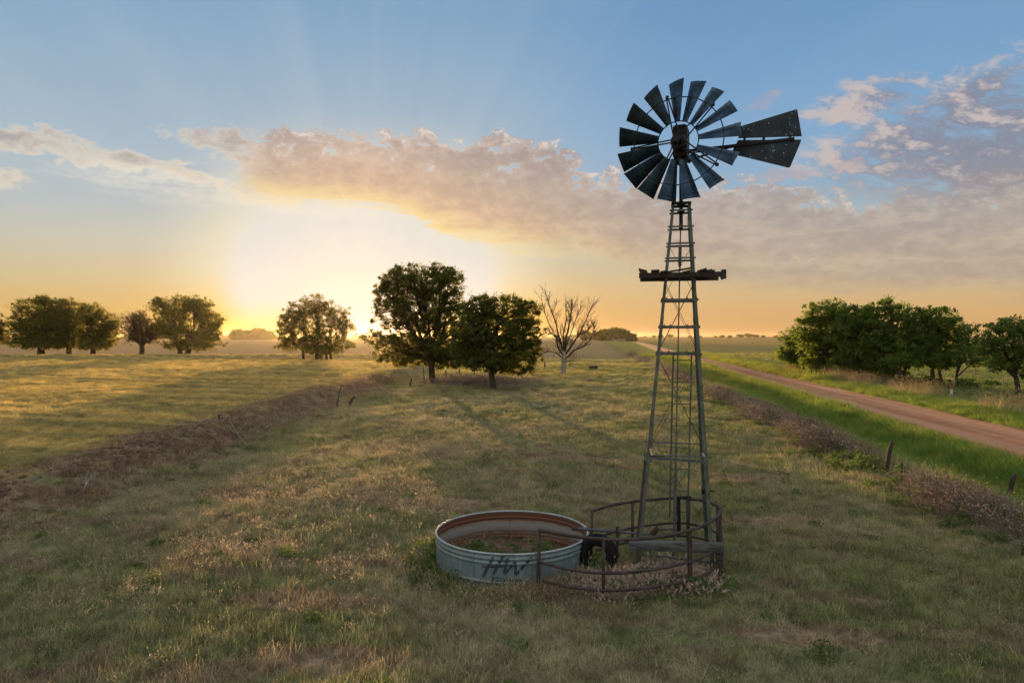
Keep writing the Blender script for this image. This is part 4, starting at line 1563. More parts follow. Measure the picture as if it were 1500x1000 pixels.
def build_tank():
    root = empty('stock_tank', (TANK_C[0], TANK_C[1], hz(*TANK_C) - 0.02))
    tag(root, 'round galvanised stock tank with painted letters and a rusty inside', 'stock tank')
    zs, offs = tank_prof()
    n = 300
    cor = lambda t, z: 0.0022 * math.sin(t * 150)
    m = MB()
    m.lathe([(TANK_R + o, z) for z, o in zip(zs, offs)], n, cor, 0)
    m.lathe([(TANK_R + o - 0.004, z) for z, o in zip(reversed(zs), reversed(offs))], n, cor, 1)
    wall = m.build('wall', [mat_tank_out(), mat_tank_in()], root, smooth=True)
    m = MB()
    pts = [(TANK_R + 0.004) + 0.020 * math.cos(a * math.pi / 4) for a in range(8)]
    prof = [(TANK_R + 0.004 + 0.019 * math.cos(a * math.pi / 4), TANK_H + 0.004 + 0.019 * math.sin(a * math.pi / 4)) for a in range(8)]
    m.lathe(prof, 120, None, 0, closed=True)
    m.build('rim', mat_steel('tank_rim_metal', rgba(.36, .40, .40), rgba(.26, .30, .30), 0.2, 0.45, 0.5), root, smooth=True)
    # earth lying in it
    m = MB()
    k, rn = 40, 8
    vsx = [(0, 0, 0.10)]
    for i in range(1, rn + 1):
        for j in range(k):
            t = 2 * math.pi * j / k
            r = (TANK_R - 0.003) * i / rn
            vsx.append((r * math.cos(t), r * math.sin(t), 0.085 + 0.03 * math.sin(3 * t + i) + 0.02 * math.sin(7 * t)))
    fs = [(0, 1 + j, 1 + (j + 1) % k) for j in range(k)]
    for i in range(rn - 1):
        for j in range(k):
            a, b = 1 + i * k + j, 1 + i * k + (j + 1) % k
            fs.append((a, a + k, b + k, b))
    m.add(vsx, fs)
    ms, N = material('tank_earth')
    nn = N.noise(objco(N), 7.0, 5, 0.7)
    finish(N, N.mix(nn.step(.4, .6), rgba(.10, .065, .04), rgba(.17, .12, .075)), 0.95, bump=nn, bump_d=0.04, spec=0.1)
    m.build('earth_fill', ms, root, smooth=True)

    # hand-painted letters on the front
    def on_tank(X, Y):
        px, py = 690 + X * 110 / 1500, 800 + Y * 110 / 1500
        d = Vector(((px - 750) / FOC, 1.0, (HORIZON - py) / FOC))
        ox, oy = CAM.x - TANK_C[0], CAM.y - TANK_C[1]
        r = TANK_R + 0.006
        A, B, Cc = d.x ** 2 + d.y ** 2, 2 * (ox * d.x + oy * d.y), ox * ox + oy * oy - r * r
        t = (-B - math.sqrt(B * B - 4 * A * Cc)) / (2 * A)
        p = CAM + d * t
        return math.atan2(p.y - TANK_C[1], p.x - TANK_C[0]), p.z - root.location.z
    strokes = [([(445, 225), (345, 400), (235, 620)], 62), ([(635, 205), (540, 380), (440, 580)], 62), ([(215, 418), (430, 415), (640, 408)], 46),
               ([(735, 245), (695, 380), (665, 555)], 60), ([(670, 560), (770, 455), (885, 315)], 56), ([(888, 315), (885, 430), (890, 580)], 60), ([(890, 585), (1040, 420), (1215, 228)], 58),
               ([(375, 648), (480, 636), (600, 650)], 26), ([(450, 640), (425, 700), (395, 755)], 26), ([(430, 698), (520, 694), (600, 700)], 24),
               ([(640, 735), (680, 662), (705, 665), (745, 735)], 24), ([(655, 708), (730, 706)], 20),
               ([(770, 740), (785, 664)], 24), ([(785, 664), (845, 672), (835, 700), (785, 705)], 22), ([(800, 705), (865, 742)], 22),
               ([(890, 742), (910, 675)], 22), ([(910, 675), (950, 720), (990, 676)], 22), ([(990, 676), (1015, 742)], 22)]
    for pts, wd in strokes:
        m = MB()
        P2 = []
        for (a, b), (c, d) in zip(pts, pts[1:]):
            for q in range(6):
                P2.append((a + (c - a) * q / 6, b + (d - b) * q / 6))
        P2.append(pts[-1])
        wm = wd * 110 / 1500 * 11.05 / 1000 / 2
        tz = [on_tank(*p) for p in P2]
        vs_ = []
        for i, (t, z) in enumerate(tz):
            t0, z0 = tz[max(i - 1, 0)]
            t1, z1 = tz[min(i + 1, len(tz) - 1)]
            du, dv = (t1 - t0) * TANK_R, z1 - z0
            l_ = math.hypot(du, dv) or 1
            wq = wm * (0.8 if i in (0, len(tz) - 1) else random.Random(i * 7 + wd).uniform(.9, 1.08))
            for s in (-1, 1):
                tt, zz = t - s * dv / l_ * wq / TANK_R, z + s * du / l_ * wq
                r = TANK_R + tank_off(zz) + 0.0055
                vs_.append((r * math.cos(tt), r * math.sin(tt), zz))
        m.add(vs_, [(2 * i, 2 * i + 1, 2 * i + 3, 2 * i + 2) for i in range(len(tz) - 1)])
        m.build('painted_stroke', M['paint'], wall)
    return root


build_tank()


def build_ring():
    """the bent pipe corral round the windmill's foot"""
    top = [(.44, 11.02), (.62, 10.86), (.86, 10.70), (1.1, 10.57), (1.4, 10.49), (1.75, 10.49), (2.12, 10.60), (2.5, 10.76), (2.88, 10.98), (3.22, 11.30), (3.5, 11.68), (3.7, 12.02), (3.81, 12.35), (3.80, 12.66), (3.68, 12.97), (3.5, 13.17), (3.25, 13.27), (2.95, 13.2), (2.61, 13.07), (2.27, 12.9), (1.97, 12.72), (1.68, 12.48), (1.43, 12.18)]
    root = empty('pipe_ring', (2.1, 11.9, 0.0))
    tag(root, 'rusty bent pipe railing in an open ring round the windmill foot', 'railing')
    o = Vector(root.location)

    def dense(P, k=3):
        out = []
        for i in range(len(P) - 1):
            p0, p1, p2, p3 = (Vector(P[max(0, min(len(P) - 1, j))]) for j in (i - 1, i, i + 1, i + 2))
            for q in range(k):
                t = q / k
                out.append(0.5 * ((2 * p1) + (p2 - p0) * t + (2 * p0 - 5 * p1 + 4 * p2 - p3) * t * t + (3 * p1 - p0 - 3 * p2 + p3) * t ** 3))
        out.append(Vector(P[-1]))
        return out
    D = dense(top)
    for _ in range(10):
        D = [D[0]] + [(D[i - 1] + D[i] * 2 + D[i + 1]) / 4 for i in range(1, len(D) - 1)] + [D[-1]]
    c0 = Vector((2.1, 11.9))
    for z, ex_, nm in ((0.965, 0.0, 'top_rail'), (0.46, 0.03, 'middle_rail'), (0.20, 0.07, 'bottom_rail')):
        m = MB()
        pts = []
        for i, p in enumerate(D):
            d = (p - c0).normalized()
            q = p + d * (ex_ + 0.005 * math.sin(i * .3 + z * 9))
            pts.append(Vector((q.x, q.y, z + 0.008 * math.sin(i * 0.22 + z * 20))) - o)
        if nm == 'bottom_rail':
            pts = pts[2:-2]
        m.tube(pts, 0.028 if nm == 'top_rail' else 0.025, 8)
        m.build(nm, M['pipe'], root, smooth=True)
    for i, (ix, r, lean) in enumerate(((0, .030, 0), (12, .026, .01), (24, .045, -.02), (33, .030, .0), (38, .03, .01), (46, .038, 0), (57, .028, 0), (66, .026, .0))):
        p = D[min(ix, len(D) - 1)]
        d = (p - c0).normalized()
        m = MB()
        b = Vector((p.x + d.x * .02, p.y + d.y * .02, hz(p.x, p.y) - 0.15)) - o
        t = Vector((p.x, p.y, 0.985 + lean)) - o
        if ix == 24:
            m.prism(b, t, Vector((1, .5, 0)), 0.066, 0.045)
        else:
            m.tube([b, t], r, 8)
        m.build('post', M['pipe'], root, smooth=ix != 24)


build_ring()


def build_tyre():
    c = at(875, 806, 11.75)
    c.z = 0.33
    root = empty('old_tyre', c)
    tag(root, 'old black tractor tyre half sunk upright beside the tank', 'tyre')
    m = MB()
    R0, W = 0.345, 0.24
    prof = []
    for a in range(14):
        t = -2.3 + 4.6 * a / 13
        prof.append((R0 - 0.115 + 0.115 * math.cos(t), 0.5 * W * math.sin(t) * 1.0))
    prof += [(p[0] + 0.012, p[1] * 0.86) for p in reversed(prof[1:-1])]
    v, f = [], []
    n = 64
    rot = Matrix.Rotation(R(90), 4, 'X')
    turn = Matrix.Rotation(R(-8), 4, 'Z') @ Matrix.Rotation(R(-12), 4, 'X')
    for k in range(n):
        t = 2 * math.pi * k / n
        for j, (r, z) in enumerate(prof):
            lug = 0.010 * (1 if (k % 4) < 2 else 0) if 4 <= j <= 9 else 0
            v.append(turn @ rot @ Vector(((r + lug) * math.cos(t), (r + lug) * math.sin(t), z)))
    m_ = len(prof)
    for k in range(n):
        for j in range(m_):
            k2, j2 = (k + 1) % n, (j + 1) % m_
            f.append((k * m_ + j, k2 * m_ + j, k2 * m_ + j2, k * m_ + j2))
    m.add(v, f)
    m.build('carcass', M['rubber'], root, smooth=True)
    m = MB()
    pts = [turn @ rot @ Vector((0.215 * math.cos(2 * math.pi * k / 48), 0.215 * math.sin(2 * math.pi * k / 48), W * 0.40)) for k in range(49)]
    m.tube(pts, 0.016, 6, cap=False)
    m.build('bead', M['rubber'], root, smooth=True)


build_tyre()


def build_water_pipe():
    root = empty('water_pipe', (2.0, 12.4, 0.0))
    tag(root, 'grey water pipe running from the standpipe over the tank rim', 'pipe')
    o = Vector(root.location)
    a, b, c, d = at(840, 774, 12.05), at(904, 778.5, 12.35), at(935, 782, 12.45), at(957, 782, 12.5)
    e, f = at(962, 775, 12.5), at(990, 774, 12.5)
    m = MB()
    m.tube([p - o for p in (a, b)], 0.030, 10)
    m.tube([p - o for p in (b, c, d)], 0.024, 10)
    m.build('pipe_run', M['gpipe'], root, smooth=False)
    m = MB()
    m.tube([a - o + Vector((-.012, 0, 0)), a.lerp(b, 0.1) - o], 0.036, 10)
    m.build('rusty_mouth', M['pipe'], root)
    m = MB()
    m.tube([d - o, e - o], 0.05, 10)
    for k in range(4):
        q = d.lerp(e, k / 3) - o
        m.tube([q + Vector((-.03, 0, -.02)), q + Vector((.03, 0, .03))], 0.06 - 0.006 * k, 8)
    m.build('wrapped_joint', M['post'], root)
    m = MB()
    m.tube([e - o, f - o], 0.026, 10)
    for t in (0.25, 0.5, 0.8):
        q = e.lerp(f, t) - o
        m.tube([q - Vector((.02, 0, 0)), q + Vector((.02, 0, 0))], 0.034, 10)
    m.build('pipe_run', M['gpipe'], root)
    root2 = empty('pipe_stake', (b.x, b.y - 0.045, hz(b.x, b.y)))
    tag(root2, 'short rusty stake holding up the water pipe behind the tyre', 'stake')
    m = MB()
    m.prism(Vector((0, 0, -0.2)), Vector((0, 0, b.z + 0.10 - root2.location.z)), Vector((1, 0, 0)), 0.05, 0.03)
    m.build('shaft', M['pipe'], root2)
    m = MB()
    m.prism(Vector((-0.025, 0.02, b.z - 0.045 - root2.location.z)), Vector((0.06, 0.05, b.z - 0.05 - root2.location.z)), Vector((0, 1, 0)), 0.06, 0.02)
    m.build('hook', M['pipe'], root2)


build_water_pipe()


# ------------------------------------------------------------------ stones, sticks, posts
def stone(name, label, px, py, r, mat, flat=0.6):
    g_ = ground_at(px, py)
    m = MB()
    rd = random.Random(int(px * 7))
    v, f = [], []
    nu, nv = 12, 7
    for i in range(nv + 1):
        for j in range(nu):
            th, ph = math.pi * i / nv, 2 * math.pi * j / nu
            k = r * (1 + 0.16 * math.sin(3 * ph + px) * math.sin(th) + rd.uniform(-.07, .07))
            v.append((k * 1.2 * math.sin(th) * math.cos(ph), k * math.sin(th) * math.sin(ph), k * flat * math.cos(th)))
    for i in range(nv):
        for j in range(nu):
            j2 = (j + 1) % nu
            f.append((i * nu + j, (i + 1) * nu + j, (i + 1) * nu + j2, i * nu + j2))
    m.add(v, f)
    o = m.build(name, mat, smooth=True, loc=(g_.x, g_.y, g_.z + r * flat * 0.35))
    return tag(o, label, 'stone')


stone('stone', 'small reddish stone lying alone in the grass left of the tank', 425, 833, 0.10, M['rock'])
stone('stone', 'flat pale stone at the front foot of the tank by the railing post', 773, 872, 0.12, M['prock'], 0.4)
stone('stone', 'small stone in the grass at the right by the fence brush', 1448, 838, 0.055, M['rock'], 0.7)
stone('stone', 'small brown clod lying in the grass right of the railing', 1264, 882, 0.07, M['rock'], 0.5)


def post(label, px, py, topx, topy, r, kind='wood', name='fence_post', group=None):
    """a post whose foot and head are seen at these places of the photograph"""
    g_ = ground_at(px, py)
    t = at(topx, topy, g_.y)
    m = MB()
    v = Vector((t.x - g_.x, 0, t.z - g_.z))
    rd = random.Random(int(px))
    a = Vector((0, rd.uniform(-.04, .04), 0))
    mats = {'wood': M['post'], 'steel': M['pipe'], 'red': mat_red(), 'green': M['wire']}
    if kind == 'wood':
        m.tube([(0, 0, -0.2), v * 0.35 + Vector((rd.uniform(-.3, .3) * r, 0, 0)), v * 0.75, v + a, v + a + v.normalized() * r * .35], [r * 1.12, r, r * .95, r * .85, r * .35], 9)
    elif kind == 'red':
        m.tube([(0, 0, -0.2), v * 0.45], r, 8)
        m.tube([v * 0.45, v], r * 1.02, 8, mi=1)
    else:
        m.prism((0, 0, -0.2), v, Vector((1, 0.2, 0)), r * 2, r * 0.5)
        m.prism((0, 0.01, -0.2), v * 0.98 + Vector((0, .01, 0)), Vector((0.2, 1, 0)), r * 1.4, r * 0.5)
    ob = m.build(name, [mats[kind], M['pipe']] if kind != 'red' else [M['white'], mats['red']], smooth=kind == 'wood', loc=g_)
    tag(ob, label, 'fence post', group)
    return ob


_red = []


def mat_red():
    if not _red:
        _red.append(mat_steel('dull_red_paint', rgba(.26, .07, .05), rgba(.20, .055, .04), 0.1, 0.7, 0.0))
    return _red[0]


GL = 'old posts along the bank of the left field'
GR = 'old posts along the fence beside the road'
post('thin rusty steel post standing at the top of the red dirt bank', 322, 636, 320, 607, 0.028, 'steel', group=GL)
post('short dark post low in the dirt bank at far left', 138, 705, 138, 681, 0.022, 'steel', group=GL)
post('tall thin post leaning right against the sunlit field', 492, 597, 500, 563, 0.035, 'wood', group=GL)
post('short thick post leaning far right beside the tall thin one', 510, 594, 519, 580, 0.075, 'wood', group=GL)
post('short leaning post just left of the thin upright one by the big tree', 600, 567, 603, 554, 0.06, 'wood', group=GL)
post('thin upright post left of the big tree trunk', 622, 562, 620, 538, 0.035, 'steel', group=GL)
post('dark short post just right of the big tree trunk', 653, 556, 653, 543, 0.07, 'wood', group=GL)
post('short steel post half way between the two big tree trunks', 673, 551, 673, 540, 0.05, 'steel', group=GL)
post('small post in front of the second big tree', 695, 549, 695, 541, 0.05, 'wood', group=GL)
post('short dark post just left of the dead tree', 798, 540, 798, 530, 0.09, 'wood', group=GL)
post('thin dark post behind the dead tree trunk at its right', 834, 538, 834, 532, 0.06, 'wood', group=GL)
post('dark weathered post leaning right in the brush beside the ditch', 1297, 691, 1307, 647, 0.060, 'wood', group=GR)
post('dark weathered post near the right edge of the photo leaning right', 1473, 744, 1487, 694, 0.060, 'wood', group=GR)
post('thin steel post between the two leaning posts by the ditch', 1322, 711, 1322, 677, 0.018, 'steel', group=GR)
post('red and white marker post standing before the copse', 1394, 578, 1394, 559, 0.09, 'red', name='marker_post')
for k, (px, py) in enumerate(((1168, 622), (1100, 596), (1052, 576), (1012, 556))):
    post(('weathered post in the brush strip seen right of the windmill tower', 'slim post in the brush strip farther along the ditch', 'small post in the brush strip just right of the tower leg', 'small dark post seen through the tower legs')[k],
         px, py, px + (2, -1, 1, 0)[k], py - (17, 13, 11, 9)[k], 0.06, 'wood', group=GR)


def stick(label, pts, r, z=0.05):
    """a fallen dead branch with side twigs, given by its places in the photograph"""
    P_ = [ground_at(*p) for p in pts]
    o = P_[0].copy()
    rd = random.Random(int(pts[0][0]))
    m = MB()
    L_ = [p - o + Vector((0, 0, z + rd.uniform(0, .06) + (0.12 if 0 < i < len(P_) - 1 else 0))) for i, p in enumerate(P_)]
    m.tube(L_, [r * (1 - .75 * i / len(L_)) for i in range(len(L_))], 6)
    for i in range(len(L_) - 1):
        for _ in range(3):
            a = L_[i].lerp(L_[i + 1], rd.uniform(.2, 1))
            d = (L_[i + 1] - L_[i]).normalized()
            q = a + d * rd.uniform(.2, .5) + Vector((rd.uniform(-.35, .35), rd.uniform(-.35, .35), rd.uniform(0, .22)))
            m.tube([a, a.lerp(q, .5) + Vector((0, 0, .05)), q], [r * .45, r * .35, r * .15], 5)
    ob = m.build('dead_branch', M['deadwood'], loc=o)
    tag(ob, label, 'branch')


stick('bleached dead branch lying across the red dirt bank below the thin post', [(284, 652), (300, 646), (318, 643)], 0.017)
stick('forked bleached branch lying on the bank right of the thin post', [(335, 640), (350, 648), (364, 658)], 0.017)
stick('thin pale branch on the bank between the thin post and the tall leaning post', [(376, 640), (396, 628), (420, 622)], 0.017)
stick('small pale branch at the foot of the bank far left', [(120, 732), (130, 726), (138, 722)], 0.017)
stick('dead branch lying beneath the tall leaning post', [(520, 606), (545, 601), (566, 606)], 0.017)


# ------------------------------------------------------------------ trees
def leaves_mesh(name, centres, radii, per, size, mat, flat=0.75, seed=0):
    r_ = np.random.default_rng(seed)
    cen = np.repeat(np.asarray(centres), per, axis=0)
    rad = np.repeat(np.asarray(radii), per)[:, None]
    n = len(cen)
    p = r_.normal(0, 1, (n, 3))
    p /= np.maximum(np.linalg.norm(p, axis=1, keepdims=True), 1e-6)
    p *= (r_.random((n, 1)) ** 0.5)
    p[:, 2] *= flat
    loose = r_.random((n, 1)) < 0.30
    p = cen + p * rad * np.where(loose, 1.2 + 0.9 * r_.random((n, 1)), 1.0)
    d = r_.normal(0, 1, (n, 3))
    d[:, 2] -= 0.25
    d /= np.linalg.norm(d, axis=1, keepdims=True)
    q = r_.normal(0, 1, (n, 3))
    s = np.cross(d, q)
    s /= np.maximum(np.linalg.norm(s, axis=1, keepdims=True), 1e-6)
    L_ = size * (0.6 + 0.8 * r_.random((n, 1)))
    v = np.stack([p, p + d * L_ * .5 + s * L_ * .30, p + d * L_, p + d * L_ * .5 - s * L_ * .30], 1).reshape(-1, 3)
    f = np.arange(n * 4).reshape(n, 4)
    return raw_mesh(name, v, f, mats=[mat])


def tree(name, label, trunks, lobes, Y, leaf='leaf', lsize=0.2, per=60, dens=1.0, seed=1, group=None, cat='tree', trunk_r=0.3, tr2=0.35, crad=0.5, depth=0.8, fork=None, bare=0, shell=0.35):
    """trunks: (px, py) feet; lobes: (px, py, rx, ry) ellipses of the crown, both as seen in the photograph, built at depth Y"""
    rd = random.Random(seed)
    k = Y / FOC
    base = ground_at(*trunks[0])
    sc = Y / base.y
    base = Vector((base.x * sc, Y, hz(base.x * sc, Y)))
    lobes = list(lobes)
    if name == 'copse_tree':
        for px_, py_ in trunks[:1]:
            if px_ < 1300:
                lobes += [(px_ - 6, py_ - 26, 26, 14), (px_ + 12, py_ - 16, 20, 10)]
            elif px_ < 1400:
                lobes += [(px_ + 8, py_ - 36, 26, 12)]
    root = empty(name, base)
    tag(root, label, cat, group)
    crad *= 0.72
    per = int(per * 0.62)
    LB = []
    for i, (px, py, rx, ry) in enumerate(lobes):
        c = at(px, py, Y) - base
        c.y += rd.uniform(-.45, .45) * rx * k * depth
        LB.append((c, rx * k, rx * k * depth, ry * k))
    cents, rads, owner = [], [], []
    for li, (c, rx, ry, rz) in enumerate(LB):
        vol = rx * ry * rz
        n = max(8, int(dens * 15.0 * (rx * rz) ** 0.5 * (vol ** (1 / 3)) / crad))
        for _ in range(n):
            d = Vector((rd.gauss(0, 1), rd.gauss(0, 1), rd.gauss(0, 1))).normalized()
            r = (shell + (1 - shell) * rd.random()) ** 0.6 * rd.choice((.80, .90, .98, 1.05, 1.12, 1.26))
            p = c + Vector((d.x * rx * r, d.y * ry * r, d.z * rz * r))
            if p.z < 0.35:
                continue
            cents.append(p)
            rads.append(crad * rd.choice((.45, .6, .8, 1.0, 1.15)))
            if r > 1.08:
                rads[-1] = crad * rd.uniform(.3, .5)
            owner.append(li)
    m = MB()
    feet = []
    for px, py in trunks:
        g_ = at(px, py, Y) - base
        g_.z = 0
        feet.append(Vector((g_.x, rd.uniform(-.3, .3) if len(trunks) > 1 else 0, -0.15)))
    zlow = min(c.z - rz for c, rx, ry, rz in LB)
    zf = fork if fork is not None else max(0.8, zlow + 0.25 * (LB[0][0].z - zlow))
    forks = []
    for i, f_ in enumerate(feet):
        tr = trunk_r * (1.0 if i == 0 else (0.75 if name == 'copse_tree' else tr2))
        top = Vector((f_.x + rd.uniform(-.25, .25), f_.y + rd.uniform(-.2, .2), zf * rd.uniform(.9, 1.1)))
        midp = f_.lerp(top, .5) + Vector((rd.uniform(-.12, .12), 0, 0))
        m.tube([f_, f_ + Vector((0, 0, .3)), midp, top], [tr * 1.45, tr * 1.08, tr, tr * .92], 9)
        forks.append((top, tr))
    for li, (c, rx, ry, rz) in enumerate(LB):
        top, tr = min(forks, key=lambda q: (q[0] - c).length + (0.5 * rd.random()))
        lr = tr * rd.uniform(.42, .62)
        j = top - Vector((0, 0, rd.uniform(0, .4) * zf * .4))
        m1 = j.lerp(c, .45) + Vector((rd.uniform(-.25, .25), rd.uniform(-.25, .25), rd.uniform(-.1, .45)))
        end = c + Vector((rd.uniform(-.2, .2) * rx, rd.uniform(-.2, .2) * ry, rz * .55))
        m2 = m1.lerp(end, .5) + Vector((rd.uniform(-.2, .2), 0, rd.uniform(-.1, .2)))
        spine = [j, m1, m2, end]
        m.tube(spine, [lr, lr * .8, lr * .5, lr * .18], 7)
        mine = [p for p, o_ in zip(cents, owner) if o_ == li]
        rd.shuffle(mine)
        for p in mine[:max(10, int(len(mine) * (.5 + bare)))]:
            t = rd.uniform(.3, .95)
            seg = min(2, int(t * 3))
            q = spine[seg].lerp(spine[seg + 1], t * 3 - seg)
            if q.z > p.z + 0.6:
                q = spine[0].lerp(spine[1], rd.uniform(.5, 1))
            mm = q.lerp(p, .5) + Vector((rd.uniform(-.15, .15), rd.uniform(-.15, .15), rd.uniform(-.05, .2)))
            b = lr * rd.uniform(.16, .28)
            m.tube([q, mm, p], [b, b * .7, b * .25], 5)
            for _ in range(bare * 2):
                e = p + Vector((rd.uniform(-.5, .5), rd.uniform(-.5, .5), rd.uniform(.05, .7)))
                m.tube([mm.lerp(p, .7), e], [b * .4, b * .12], 4)
    m.build('trunk', M['bark'], root, smooth=True)
    me = leaves_mesh('crown', [tuple(p) for p in cents], rads, per, lsize, M[leaf], seed=seed)
    cr = bpy.data.objects.new('crown', me)
    C.objects.link(cr)
    cr.parent = root
    return root


GLT = 'row of spreading trees beyond the left field'
GRT = 'trees of the copse across the road'
YL = 133
tree('field_tree', 'leftmost broad tree of the far row with a slim second stem', [(62, 520), (56, 519)], [(52, 452, 28, 16), (36, 486, 26, 17), (78, 468, 22, 22), (62, 480, 36, 24), (24, 470, 14, 10), (66, 440, 14, 7), (60, 502, 42, 9)], YL, lsize=.27, per=62, dens=.85, seed=11, group=GLT, trunk_r=.62, crad=.95, fork=2.0)
tree('field_tree', 'second tree of the far left row joined to its taller neighbour', [(101, 520)], [(98, 448, 17, 13), (92, 470, 20, 20), (112, 472, 18, 22), (102, 492, 24, 14), (100, 503, 24, 8)], YL + 4, lsize=.27, per=62, dens=.85, seed=12, group=GLT, trunk_r=.5, crad=.95, fork=2.0)
tree('field_tree', 'third tree of the far left row with a rounded sloping crown', [(136, 521)], [(134, 456, 20, 13), (126, 480, 20, 20), (152, 470, 20, 16), (140, 494, 28, 14), (162, 484, 12, 14), (142, 504, 30, 8)], YL, lsize=.27, per=62, dens=.85, seed=13, group=GLT, trunk_r=.5, crad=.95, fork=2.0)
tree('field_tree', 'thin half bare tree between fuller trees in the far left row', [(207, 522)], [(200, 472, 24, 16), (190, 490, 20, 13), (222, 482, 20, 16), (208, 492, 28, 13), (206, 462, 12, 9)], YL - 1, leaf='leaf3', lsize=.24, per=13, seed=14, group=GLT, trunk_r=.48, crad=.9, bare=1, fork=1.9)
tree('field_tree', 'rightmost tree of the far left row with two trunks and a tall ragged crown', [(275, 523), (264, 523)], [(268, 446, 24, 15), (240, 450, 17, 12), (290, 452, 20, 14), (256, 474, 26, 20), (302, 472, 22, 19), (284, 492, 28, 15), (312, 488, 14, 14), (240, 484, 16, 12), (232, 441, 9, 5), (274, 505, 42, 9)], YL - 2, lsize=.27, per=58, dens=.85, seed=15, group=GLT, tr2=.85, trunk_r=.5, crad=.9, fork=2.2)
tree('field_tree', 'tree cut by the left edge of the photo in the far row', [(-14, 520)], [(-14, 480, 22, 24), (-4, 490, 12, 14)], YL + 3, leaf='leaf3', lsize=.34, per=34, seed=16, group=GLT, trunk_r=.45, crad=.95, fork=2.0)
tree('field_tree', 'lone tree lit from behind just left of the sun with several stems', [(467, 529), (445, 526), (479, 527), (486, 527)], [(462, 448, 26, 15), (436, 456, 20, 14), (490, 462, 20, 15), (450, 478, 30, 20), (492, 484, 24, 15), (418, 472, 14, 14), (420, 490, 16, 12), (508, 476, 12, 10), (470, 502, 34, 14), (472, 512, 30, 8), (422, 504, 17, 10), (505, 503, 15, 10)], 108, lsize=.22, per=62, seed=17, dens=.85, trunk_r=.55, crad=.72, fork=2.2)
tree('field_tree', 'largest tree, tall and dense, hiding the right side of the sun', [(633, 560)], [(618, 412, 56, 24), (584, 420, 32, 26), (655, 418, 30, 26), (576, 458, 32, 24), (625, 452, 56, 32), (660, 468, 36, 34), (600, 492, 44, 28), (556, 498, 28, 15), (580, 520, 36, 15), (650, 508, 42, 24), (630, 524, 52, 15), (566, 430, 20, 22), (660, 528, 34, 12), (678, 500, 22, 26), (600, 398, 24, 14), (645, 400, 22, 14)], 59, lsize=.15, per=95, dens=.72, depth=.62, seed=18, trunk_r=.27, crad=.46, fork=2.0)
tree('field_tree', 'dense dark rounded tree right of the largest tree', [(722, 570)], [(735, 450, 42, 20), (702, 452, 26, 20), (772, 458, 22, 22), (720, 484, 50, 28), (762, 492, 32, 28), (700, 506, 38, 24), (745, 524, 42, 18), (776, 506, 20, 24), (708, 530, 40, 13), (755, 538, 30, 10), (680, 505, 22, 26), (688, 475, 22, 24)], 52, lsize=.14, per=95, dens=.95, seed=19, trunk_r=.26, crad=.42, fork=1.7)
# copse across the road
tree('copse_tree', 'small light green tree at the left end of the copse', [(1167, 546), (1176, 547)], [(1160, 496, 20, 16), (1152, 514, 14, 12), (1176, 506, 20, 18), (1164, 522, 24, 10), (1180, 528, 14, 10)], 74, leaf='leaf2', lsize=.20, per=50, seed=31, group=GRT, trunk_r=.16, crad=.5, fork=1.6)
tree('copse_tree', 'tall leaning tree second from the left in the copse', [(1224, 556), (1214, 554)], [(1206, 458, 36, 18), (1184, 480, 26, 20), (1226, 476, 30, 24), (1198, 502, 30, 18), (1230, 512, 28, 22), (1206, 530, 30, 14), (1240, 536, 20, 12)], 67, leaf='leaf2', lsize=.19, per=66, seed=32, group=GRT, trunk_r=.22, crad=.46, fork=1.5)
tree('copse_tree', 'dark tree in the middle of the copse left of its highest tree', [(1246, 558), (1262, 560)], [(1256, 462, 30, 18), (1238, 488, 28, 24), (1272, 482, 28, 24), (1258, 512, 32, 18), (1280, 520, 20, 16), (1282, 458, 14, 14)], 64, leaf='leaf2', lsize=.19, per=66, seed=33, group=GRT, trunk_r=.22, crad=.46, fork=1.4)
tree('copse_tree', 'highest tree of the copse with a gap of sky below its top', [(1296, 563), (1286, 562)], [(1298, 446, 13, 11), (1316, 458, 20, 13), (1292, 486, 26, 20), (1320, 482, 26, 20), (1300, 512, 34, 20), (1330, 516, 20, 18)], 62, leaf='leaf2', lsize=.19, per=62, seed=34, group=GRT, trunk_r=.20, crad=.44, fork=1.3)
tree('copse_tree', 'forked tree right of the highest copse tree with bare limbs showing', [(1312, 564), (1324, 566)], [(1340, 462, 20, 13), (1350, 484, 26, 22), (1336, 506, 30, 20), (1358, 516, 20, 16)], 60, leaf='leaf2', lsize=.19, per=60, seed=35, group=GRT, trunk_r=.20, crad=.44, fork=1.3)
tree('copse_tree', 'rounded tree near the right end of the copse', [(1366, 563), (1376, 564)], [(1374, 466, 26, 17), (1396, 482, 20, 18), (1364, 496, 28, 20), (1390, 510, 26, 20), (1372, 524, 30, 12), (1410, 500, 10, 14)], 60, leaf='leaf2', lsize=.19, per=66, seed=36, group=GRT, trunk_r=.20, crad=.44, fork=1.4)
tree('copse_tree', 'low leaning tree at the right end of the copse', [(1402, 566)], [(1418, 496, 18, 18), (1410, 520, 26, 14), (1434, 528, 20, 12), (1424, 480, 12, 8)], 58, leaf='leaf2', lsize=.17, per=40, seed=37, group=GRT, trunk_r=.13, crad=.42, fork=1.0)
tree('copse_tree', 'open branched tree cut by the right edge of the photo', [(1496, 578), (1510, 580)], [(1484, 476, 28, 14), (1462, 490, 24, 16), (1452, 508, 18, 14), (1500, 500, 30, 22), (1478, 520, 28, 14), (1520, 480, 26, 20), (1510, 535, 36, 18), (1460, 536, 20, 8)], 50, leaf='leaf2', lsize=.16, per=58, seed=38, group=GRT, trunk_r=.17, crad=.38, fork=1.3)
